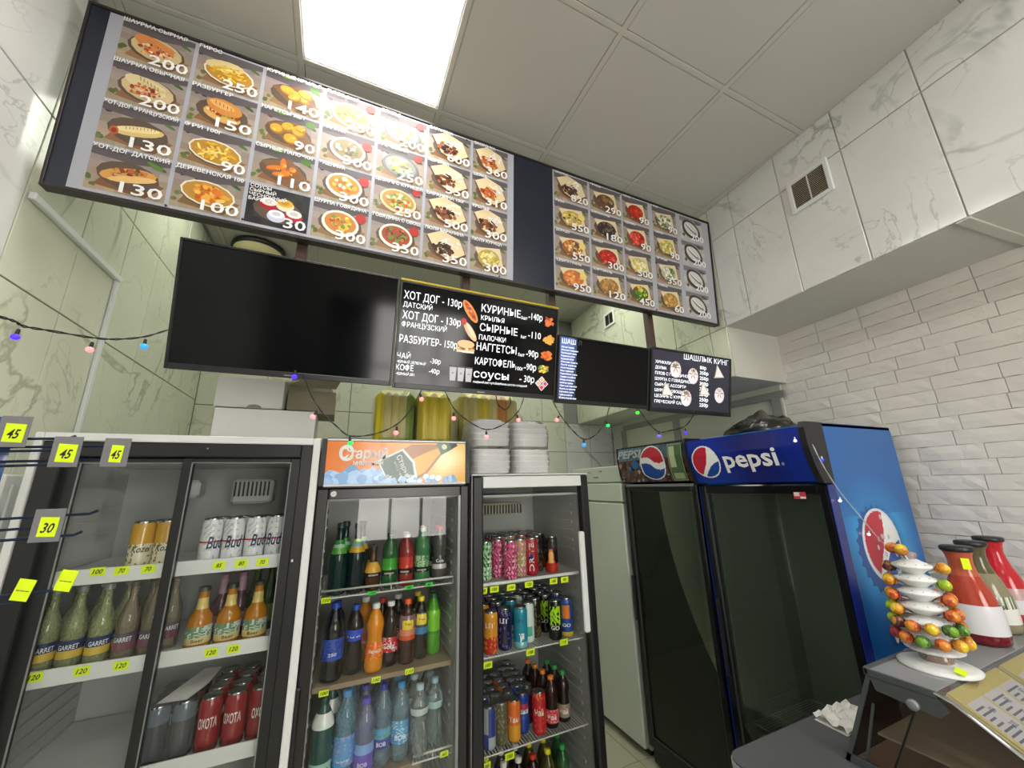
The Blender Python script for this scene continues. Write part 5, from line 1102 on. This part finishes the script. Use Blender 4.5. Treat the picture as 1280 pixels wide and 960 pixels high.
pack('film-wrapped pack of yellow and green foam trays above the beer sign, left pack', .150, .345, 1.93, 2.20, 1.851, 2.128, [M_yel, M_yel2, M_yel2, M_yel2, M_olv], 5)
pack('film-wrapped pack of bright yellow foam trays, middle pack above the beer sign', .350, .535, 1.93, 2.20, 1.851, 2.135, [M_yel], 3)
pack('film-wrapped pack of pale and orange foam trays behind the clear container stacks', .60, .97, 2.03, 2.28, 1.701, 2.17, [M_yel2, M_yel2, M_yel, M_yel2, M_ong, M_yel2], 6)
M_cont = glassy('container_plastic', (.93, .94, .94), 1, rough=.12, body=.85, bodycol=(.99, .99, .99), ior=1.5)
for nm, xc in (('left', .700), ('right', .925)):
    t = thing('food_container_stack', 'wrapped stack of clear hinged food containers on the narrow cooler, %s stack' % nm, 'container stack', (xc, 1.88, 1.701))
    for k_ in range(2):
        for i in range(4):
            z_ = .004+k_*.135+i*.028; w = .107-.002*abs(i-1.5)
            q = MB(); q.lathe([(w*.80, 0), (w*.95, .006), (w*.98, .030), (w*1.02, .032), (w*1.02, .034)], 32, (0, 0, z_), sq=6, cap0=False, cap1=False); q.build('container', M_cont, t)
    q = MB(); q.lathe([(.085, 0), (.108, .02), (.113, .07), (.108, .13), (.113, .19), (.106, .25), (.075, .278), (.001, .282)], 24, (0, 0, 0), sq=4); q.build('wrap', M_wrap, t)
# black bag on the wide cola cooler
t = thing('black_bag', 'crumpled black plastic bag lying on top of the wide cola cooler', 'bag', (2.12, 1.36, 1.886)); R = rnd(31)
q = MB(); q.ball((0, 0, 0), 1, 26, 14, sc=(1, 1, 1)); out = []
for v in q.v:
    n_ = 1+.16*math.sin(v[0]*7+v[1]*5)*math.sin(v[2]*6+v[1]*9)+.05*math.sin(v[0]*19+v[2]*23); zz = max(-.25, v[2])+.25
    out.append((v[0]*.15*n_, v[1]*.17*n_, zz*.075*n_+.030*math.exp(-((v[0])**2+(v[1]+.1)**2)*14)))
q.v = out; q.build('bag', mat('black_film', hx('24241f'), .3, coat=.6, bump=.8, bscale=40), t)
# ------------------------------------------------------------------ string lights
BC = dict(purple='4a2cf0', pink='f08c8c', blue='2c8cf0', green='1ed858', lime='3cf030', violet='5a50f4', white='f4f6ff', deep='2440e8')
def garland(name, label, paths, bulbs, Y, cord=M_black, r=.0022, x=None):
    t = thing(name, label, 'string lights', (0, 0, 0)); o0 = None
    for (pts, yy) in paths:
        P = [atY(a, b, yy(a) if callable(yy) else yy) for a, b in pts]; fine = []
        for i in range(len(P)-1):
            for k_ in range(4):
                f = k_/4; p0, p1, p2, p3 = P[max(i-1, 0)], P[i], P[i+1], P[min(i+2, len(P)-1)]
                fine.append(.5*((2*p1)+(p2-p0)*f+(2*p0-5*p1+4*p2-p3)*f*f+(3*p1-p0-3*p2+p3)*f**3))
        fine.append(P[-1]); a = []; b = []
        for i, p in enumerate(fine): a.append(p+Vector((0, .002*math.sin(i*1.3), .002*math.cos(i*1.3)))); b.append(p-Vector((0, .002*math.sin(i*1.3), .002*math.cos(i*1.3))))
        q = MB(); q.tube(a, r*.7, 5); q.tube(b, r*.7, 5); q.build('cord', cord, t)
    for (px, py, c, dx) in bulbs:
        yy = Y(px) if callable(Y) else Y; p = atY(px, py, yy); R_ = .0105*yy/1.6
        b = MB().ball((0, 0, 0), R_, 12, 8, sc=(1, 1, .9)).build('bulb', mat('bulb_'+c, hx(BC[c]), .3, emit=hx(BC[c]), es=1.1, var=0), t, p, (0, dx, 0))
        MB().lathe([(R_*.45, R_*.7), (R_*.5, R_*1.0), (R_*.42, R_*2.3), (R_*.2, R_*2.5)], 8).build('socket', cord, b)
    return t
yl = lambda a: 1.0+.0022*a
garland('string_lights', 'black-corded coloured bulb string drooping below the hanging screens and across the left wall',
 [([(-40, 385), (0, 396), (19, 402), (30, 408), (60, 413), (115, 422), (145, 424), (180, 421), (208, 413), (225, 408)], yl),
  ([(380, 468), (388, 492), (405, 518), (420, 532), (438, 545), (470, 542), (495, 531), (512, 514), (527, 487)], 1.465), ([(556, 488), (567, 510), (585, 526), (608, 537), (630, 530), (648, 514), (655, 496)], 1.465),
  ([(620, 494), (623, 506), (632, 512), (638, 504), (637, 494)], 1.465), ([(690, 499), (700, 518), (715, 537), (730, 549), (745, 543), (756, 527), (762, 507)], 1.465), ([(799, 512), (812, 530), (824, 540), (838, 538), (856, 533), (866, 520), (868, 513)], 1.465)],
 [(19, 421, 'purple', .1), (112, 437, 'pink', .1), (180, 433, 'blue', 0), (391, 521, 'pink', .5), (438, 554, 'green', -.2), (495, 541, 'pink', .1), (527, 499, 'pink', -.3), (567, 523, 'pink', 0), (608, 546, 'pink', 0), (648, 525, 'pink', -.2), (696, 525, 'pink', .6), (730, 556, 'blue', 0), (760, 532, 'green', -.4), (797, 516, 'lime', 0), (824, 545, 'violet', .1), (857, 541, 'purple', .1), (368, 471, 'purple', 0)],
 lambda a: yl(a) if a < 260 else 1.463)
t = garland('white_string_lights', 'white-corded bulb string hanging down the blue side of the wide cola cooler', [([(1016, 556), (1028, 580), (1048, 612), (1075, 645), (1105, 680), (1133, 700), (1150, 740)], .955)],
 [(994, 551, 'white', 0), (1028, 575, 'deep', 0), (1050, 626, 'white', .4), (1086, 668, 'white', .6), (1132, 714, 'white', .3)], .955, cord=M_whitepl, r=.0014)
# ------------------------------------------------------------------ counter, showcase
t = thing('counter', 'dark grey laminate counter with rounded pale edge at lower right', 'counter', (1.75, .45, 0))
pts = []; x0, x1, y0, y1, rr = 1.07-1.75, .72, -.75, .962-.45, .05
for (cx, cy, a0) in ((x1-rr, y1-rr, 0), (x0+rr, y1-rr, PI/2), (x0+rr, y0+rr, PI), (x1-rr, y0+rr, 1.5*PI)):
    for i in range(6): a = a0+PI/2*i/5; pts.append((cx+rr*math.cos(a), cy+rr*math.sin(a)))
q = MB(); q.prism(pts, .864, .898, 'z'); q.build('worktop', mat('counter_laminate', hx('55565a'), .35, var=.05, scale=60), t)
q = MB(); q.prism([(p[0]*1.003, p[1]*1.004) for p in pts], .862, .892, 'z'); q.build('edge_band', mat('edge_band', hx('9a9b9c'), .35), t)
q = MB(); q.box(x0+.05, x1-.03, y0+.05, y1-.05, .0, .862, .004); q.build('base_cabinet', mat('counter_front', hx('6c6a66'), .5), t)
XC0, XC1 = 1.35, 2.46
t = thing('display_case', 'grey countertop heated display case with sloping clear front and end glass', 'display case', (XC0, .55, .899)); L_ = XC1-XC0
PF = [(.25, 0), (.15, .243), (.02, .243), (-.13, .155), (-.25, 0)]     # far bottom, far top, near top, slope, near bottom (y, z)
M_dk = mat('case_grey', hx('4a4f50'), .3, var=.05)
q = MB(); q.prism([(.152, .243), (.152, .251), (.018, .251), (.018, .243)], -.004, L_, 'x'); q.build('top_plate', mat('case_top', hx('8e9294'), .22, var=.03), t)
q = MB(); q.box(-.006, L_, .146, .158, .236, .256, .003); q.box(-.006, .0, .016, .158, .236, .2525, .001); q.build('edge_rail', M_dk, t)
q = MB()
q.prism([(.25, 0), (.152, .243), (.142, .243), (.240, 0)], -.004, .004, 'x'); q.prism([(.15, .243), (.02, .243), (.0, .215), (.02, .195), (.14, .205)], -.004, .003, 'x'); q.prism([(.25, 0), (.25, .02), (-.25, .02), (-.25, 0)], -.004, .004, 'x'); q.build('end_frame', M_dk, t)
q = MB(); q.prism([(.242, .01), (.146, .236), (.02, .236), (-.125, .152), (-.245, .01)], -.001, .001, 'x'); q.build('end_glass', M_glass, t)
MB().lathe([(.012, 0), (.012, .008), (.009, .010), (.0001, .010)], 16).build('hinge_knob', M_grey, t, (-.004, .065, .205), (0, -PI/2, 0))
q = MB(); q.tube([(-.003, .062, .20), (-.003, .15, .01)], .0022, 6); q.build('stay_rod', M_black, t)
q = MB(); q.tube([(.02, .21, .01), (.02, .165, .16)], .0035, 6); q.build('inner_post', M_grey, t)
q = MB(); q.tube([(-.002, .02, .247), (-.002, -.01, .238), (-.002, -.13, .158), (-.002, -.25, .004)], .005, 8); q.build('chrome_edge', M_chrome, t)
q = MB(); q.prism([(.018, .249), (-.13, .157), (-.13, .153), (.018, .245)], .004, L_, 'x'); q.prism([(-.13, .157), (-.25, .004), (-.25, 0), (-.13, .153)], .004, L_, 'x'); q.build('front_glass', glassy('front_glass', (.78, .78, .80), 1, body=.10, bodycol=(.8, .8, .85), ior=1.6), t)
q = MB(); q.prism([(.242, .004), (.148, .236), (.144, .236), (.238, .004)], .004, L_, 'x'); q.build('rear_glass', M_glass, t)
q = MB(); q.box(.01, L_-.01, -.235, .235, .002, .008); q.build('floor_tray', mat('tray_brown', hx('9a7866'), .35, metal=.1), t)
M_ww = mat('warm_shelf', hx('b59c84'), .4, metal=.2)
q = MB(); q.box(.02, L_-.02, -.09, .17, .088, .093); q.box(.02, L_-.02, -.094, -.088, .080, .104); q.build('inner_shelf', M_ww, t)
for i in range(24): MB().box(.03+i*.044, .05+i*.044, -.0945, -.0935, .084, .098).build('slot', M_dgrey, t)
q = MB(); q.box(L_-.02, L_, -.2, .2, .01, .2); q.build('far_end_panel', M_dk, t)
# price sheets on the sloping glass
M_ysheet = mat('yellow_sheet', hx('e2d24c'), .35, coat=.3, var=.04)
sl = math.atan2(.092, .148)
for i, (x, lb) in enumerate(((1.385, 'laminated yellow-bordered price sheet on the display case, nearer the end glass'), (1.70, 'second laminated yellow price sheet further along the display case'))):
    t = thing('price_sheet', lb, 'price list', (x, .43, .899+.160), 0, rx=0); t.rotation_euler = (sl, 0, 0)
    MB().box(0, .29, 0, .155, .0, .0012).build('yellow_sheet', M_ysheet, t); R = rnd(i+3)
    for c_ in range(3):
        o = MB().box(.012+c_*.093, .096+c_*.093, .012, .125, .0012, .0016).build('white_card', M_paper, t)
        q = MB()
        for k_ in range(9): a = .016+c_*.093; q.box(a, a+R.uniform(.03, .07), .020+k_*.011, .024+k_*.011, .0016, .0018)
        q.build('print_lines', mat('blue_ink', hx('3c4460'), .6), o)
        for k_, sss in enumerate(['150', '200', '80']):
            q = MB(); text('', sss, None, .06+c_*.093, .03+k_*.032, .012, None, mb=q, y=0, bold=.01); q.v = [(v[0], v[2], .0019) for v in q.v]; q.build('price_text', mat('blue_ink', hx('3c4460'), .6), o)
# crumpled white wrapper
t = thing('paper_wrapper', 'crumpled white paper wrapper on the dark counter behind the display case', 'paper', (1.55, .895, .899)); R = rnd(8)
q = MB(); nx = 9; vs = [((i/nx-.5)*.17+R.uniform(-.006, .006), (j/nx-.5)*.10+R.uniform(-.006, .006), .006+.022*abs(math.sin(i*1.9+j*.8))*R.uniform(.5, 1)) for j in range(nx+1) for i in range(nx+1)]
q.faces(vs, [(j*(nx+1)+i, j*(nx+1)+i+1, (j+1)*(nx+1)+i+1, (j+1)*(nx+1)+i) for j in range(nx) for i in range(nx)]); q.faces([(v[0], v[1], 0.0003) for v in vs if True], [(0, nx, (nx+1)**2-1, nx*(nx+1))]); q.build('paper', M_paper, t)
# ------------------------------------------------------------------ lollipop stand
SX, SY, SZ = 1.525, .620, .899+.2515
t = thing('lollipop_stand', 'white tiered plastic lollipop stand on the display case', 'candy stand', (SX, SY, SZ))
q = MB(); q.lathe([(.080, 0), (.082, .004), (.070, .009), (.04, .012), (.034, .016)], 36); q.build('base', M_whitepl, t)
q = MB(); q.lathe([(.034, .016), (.034, .05), (.012, .055), (.012, .272), (.016, .275), (.016, .285), (.0001, .287)], 20); q.build('column', glassy('clear_column', (.9, .9, .9), 1, rough=.1, body=.4, bodycol=hx('d8b8a8')), t)
q = MB(); q.lathe([(.055, .040), (.060, .043), (.060, .047), (.034, .050)], 28); q.build('lower_tray', M_whitepl, t)
for k_, (z_, r_) in enumerate(((.250, .044), (.216, .045), (.182, .046), (.146, .050), (.110, .054), (.078, .058))):
    q = MB(); q.lathe([(.018, z_-.022), (r_*.62, z_-.012), (r_, z_-.001), (r_, z_+.003), (r_*.6, z_+.011), (.014, z_+.018)], 28); o = q.build('tier', M_whitepl, t)
    for i in range(10): a = 2*PI*i/10; MB().lathe([(.0022, 0), (.0022, .002)], 6).build('hole', M_dgrey, o, (r_*.78*math.cos(a), r_*.78*math.sin(a), z_+.0055))
MB().box(-.018, .018, -.001, .001, -.010, .010).build('price_tag', M_tag, t, (-.035, -.055, .014), (-1.3, 0, .2))
WR = [('orange', 'd98a28', 'b4401c'), ('yellow', 'e4c22c', 'c87820'), ('green', '6fa02c', '3c6a24'), ('red', 'c02c34', '7c1c34'), ('lime', 'b8c818', '7ca01c'), ('cola', 'c88a3c', '5a2c30')]
LT = {}
def lolly(ci, loc, aim, label):
    nm, a_, b_ = WR[ci]; A_, B_ = hx(a_), hx(b_)
    if ci not in LT:
        o = thing('lollipop', label, 'lollipop', (0, 0, 0), group='lollipops on the white stand')
        cnd = MB().ball((0, 0, .035), .0155, 10, 8, sc=(1, 1, .9), colf=lambda u, v: A_ if v > .70 else (B_ if nzf(u, v, ci) > .45 else tuple(.5*x+.5*y for x, y in zip(A_, B_)))).build('candy', M_can, o)
        tw = MB().lathe([(.004, .016), (.007, .020), (.0135, .024)], 8, col=B_).build('wrapper_neck', M_can, o); stk = MB().lathe([(.0015, 0), (.0015, .022)], 6).build('stick', M_whitepl, o)
        KIDS[o.name] = [cnd, tw, stk]; LT[ci] = [o, False]
    o, used = LT[ci]
    if used: o = dup(o, loc, 0, label, 'lollipops on the white stand')
    LT[ci][1] = True; o.location = loc; o['label'] = label; o.rotation_euler = aim.to_track_quat('Z', 'Y').to_euler(); return o
R = rnd(21); cnm = lambda c: WR[c][0]
FR = math.atan2(-SY, -SX)
def lol_ring(z_, r_, rels, up, where):
    for j, rel in enumerate(rels):
        a = FR+math.radians(rel); ci = R.choice([0, 0, 1, 2, 3, 4, 5, 0, 1]); dv = Vector((math.cos(a), math.sin(a), up)).normalized()
        side_ = 'front' if abs(rel) < 50 else ('back' if abs(rel) > 130 else ('right side' if rel > 0 else 'left side'))
        lolly(ci, Vector((SX, SY, SZ+z_))+Vector((math.cos(a)*r_, math.sin(a)*r_, 0)), dv, '%s wrapped lollipop on the %s of the stand, %s, %s one' % (cnm(ci), side_, where, NTH[j % 8]))
lol_ring(.070, .034, range(-170, 180, 31), .05, 'lowest ring'); lol_ring(.098, .032, range(-160, 180, 33), .2, 'second ring up')
lol_ring(.128, .030, [-150, -115, -85, -58, 55, 85, 118, 150], .3, 'third ring up')
lol_ring(.162, .026, [-100, -70, 68, 100, 150], .3, 'fourth ring up'); lol_ring(.196, .024, [-105, -78, 75], .4, 'fifth ring up'); lol_ring(.228, .02, [-95], .5, 'sixth ring up'); lol_ring(.268, .012, [-80, -25], 1.3, 'very top'); lol_ring(.235, .03, [80], .5, 'top tier')
# ------------------------------------------------------------------ juice bottles on the case
def juice(x, y, label, liq, lab, tag_=False, cu=None):
    t = thing('juice_bottle', label, 'bottle', (x, y, SZ)); col_ = hx(liq)
    prof = refine([(.050, 0), (.060, .006), (.0615, .02), (.0615, .075), (.059, .105), (.049, .145), (.038, .175), (.031, .20), (.0285, .225), (.031, .245), (.037, .262)])
    MB().lathe(prof, 36, col=col_, colf=cu).build('bottle_body', M_pet, t)
    MB().lathe([(.038, .258), (.040, .262), (.040, .270), (.037, .273), (.0001, .274)], 28).build('lid', M_black, t)
    o = MB().lathe([(.0622, .030), (.0622, .075), (.0598, .110)], 36, colf=lab, a0=-1.9, a1=1.6, cap0=False, cap1=False).build('paper_label', M_can, t)
    if tag_: MB().box(-.009, .009, -.001, 0, -.016, .016).build('price_tag', M_tag, t, (.010, -.037, .225), (-.12, 0, 0))
    return t, o
w = hx('d8d8dc')
t, o = juice(1.868, .635, 'tall red juice bottle with black lid and plain white label, front left', 'a03424', lambda u, v: w, True, lambda u, v: hx('6c1420') if v < .42 else (hx('a83c28') if v < .75 else hx('b8583c'))); t.rotation_euler = (0, 0, -1.2)
t, o = juice(2.04, .655, 'olive green bottle with vegetable picture label between the red ones', '6c6430', lambda u, v: hx('e0e0dc') if (v < .62 or nzf(u, v, 3) < .3) else (hx('5c7048') if nzf(u, v, 6) > .4 else hx('c8ccb0')), False, lambda u, v: hx('5a5638') if v > .7 else hx('8a8468')); t.rotation_euler = (0, 0, -1.2)
text('label_text', 'РЕХОВЫЙ', o, 0, .074, .009, inkm('2c2c2c'), w=.07, align='c', cyl=.0632, bold=.03); text('label_text', 'компот', o, -.01, .054, .007, inkm('4c4c4c'), w=.05, align='c', cyl=.0632)
t, o = juice(2.225, .665, 'bright red bottle with black lid, rearmost against the brick wall', 'c02430', lambda u, v: w if v < .7 else hx('c8a0a0')); t.rotation_euler = (0, 0, -1.2)
# ------------------------------------------------------------------ display hooks on the left wall
M_hook = mat('blue_black_wire', hx('1c2a44'), .3, metal=.5)
def hook(label, x, z, y, txt, rods, plate=True, tw=.026):
    t = thing('display_hook', label, 'display hook', (XL, y, z)); L_ = x-XL
    for dz, dl in rods:
        q = MB(); q.tube([(0.0005, 0, dz-.02), (L_*.5, 0, dz-.008), (L_+dl-.01, 0, dz+.001), (L_+dl, 0, dz+.006)], .0026, 6); q.build('rod', M_hook, t)
    MB().box(0.0005, .004, -.012, .012, min(r_[0] for r_ in rods)-.035, max(r_[0] for r_ in rods)+.01, .001).build('wall_plate', M_hook, t)
    if plate:
        o = MB().box(-.020, .020, -.003, -.0012, -.028, .028, .0008).build('plate', mat('clear_grey_plate', hx('77777c'), .3), t, (L_, -.004, 0)); 
        if txt: price_tag(o, .002, -.004, -.003, txt, tw, .036, rot=.06, th=.016)
    else: price_tag(t, L_, 0, -.004, txt, .022, .034, rot=.25, th=.006)
hook('top wire display hook with neon tag reading 45 beside the blue packet', -.535, 1.764, 1.0, '45', [(-.028, -.01)])
hook('pair of blue display wires ending in a grey plate with neon 45 tag', -.460, 1.729, 1.0, '45', [(.024, .005), (.002, 0), (-.024, 0)])
hook('longest display hook with small neon 45 tag over the sliding cooler frame', -.398, 1.730, 1.02, '45', [(.012, 0), (-.014, 0)], tw=.018)
hook('display hook with neon tag reading 30 at left', -.458, 1.600, 1.0, '30', [(.016, .06), (-.004, 0), (-.020, .045)], tw=.024)
hook('lowest display hook with a plain tilted neon tag, left of two', -.467, 1.497, 1.0, '---', [(-.008, 0), (-.022, 0)], False)
hook('lowest display hook with a plain tilted neon tag, right of two', -.416, 1.506, 1.0, '---', [(-.016, -.01)], False)
t = thing('snack_packet', 'dark blue snack packet hanging at the left edge beside the display hooks', 'packet', (-.612, 1.03, 1.64)); q = MB()
for j in range(9):
    pass
q.faces([((i/4-.5)*.12, s_*.018*math.sin(PI*i/4)*math.sin(PI*j/8), j/8*.155) for s_ in (-1, 1) for j in range(9) for i in range(5)], [tuple((k_*45+j*5+i+d_ for d_ in ((0, 1, 6, 5) if k_ == 0 else (0, 5, 6, 1)))) for k_ in (0, 1) for j in range(8) for i in range(4)], smooth=True)
q.build('packet', mat('blue_foil', hx('1c4484'), .3, coat=.5, bump=.4, bscale=60), t)
bpy.context.view_layer.update()
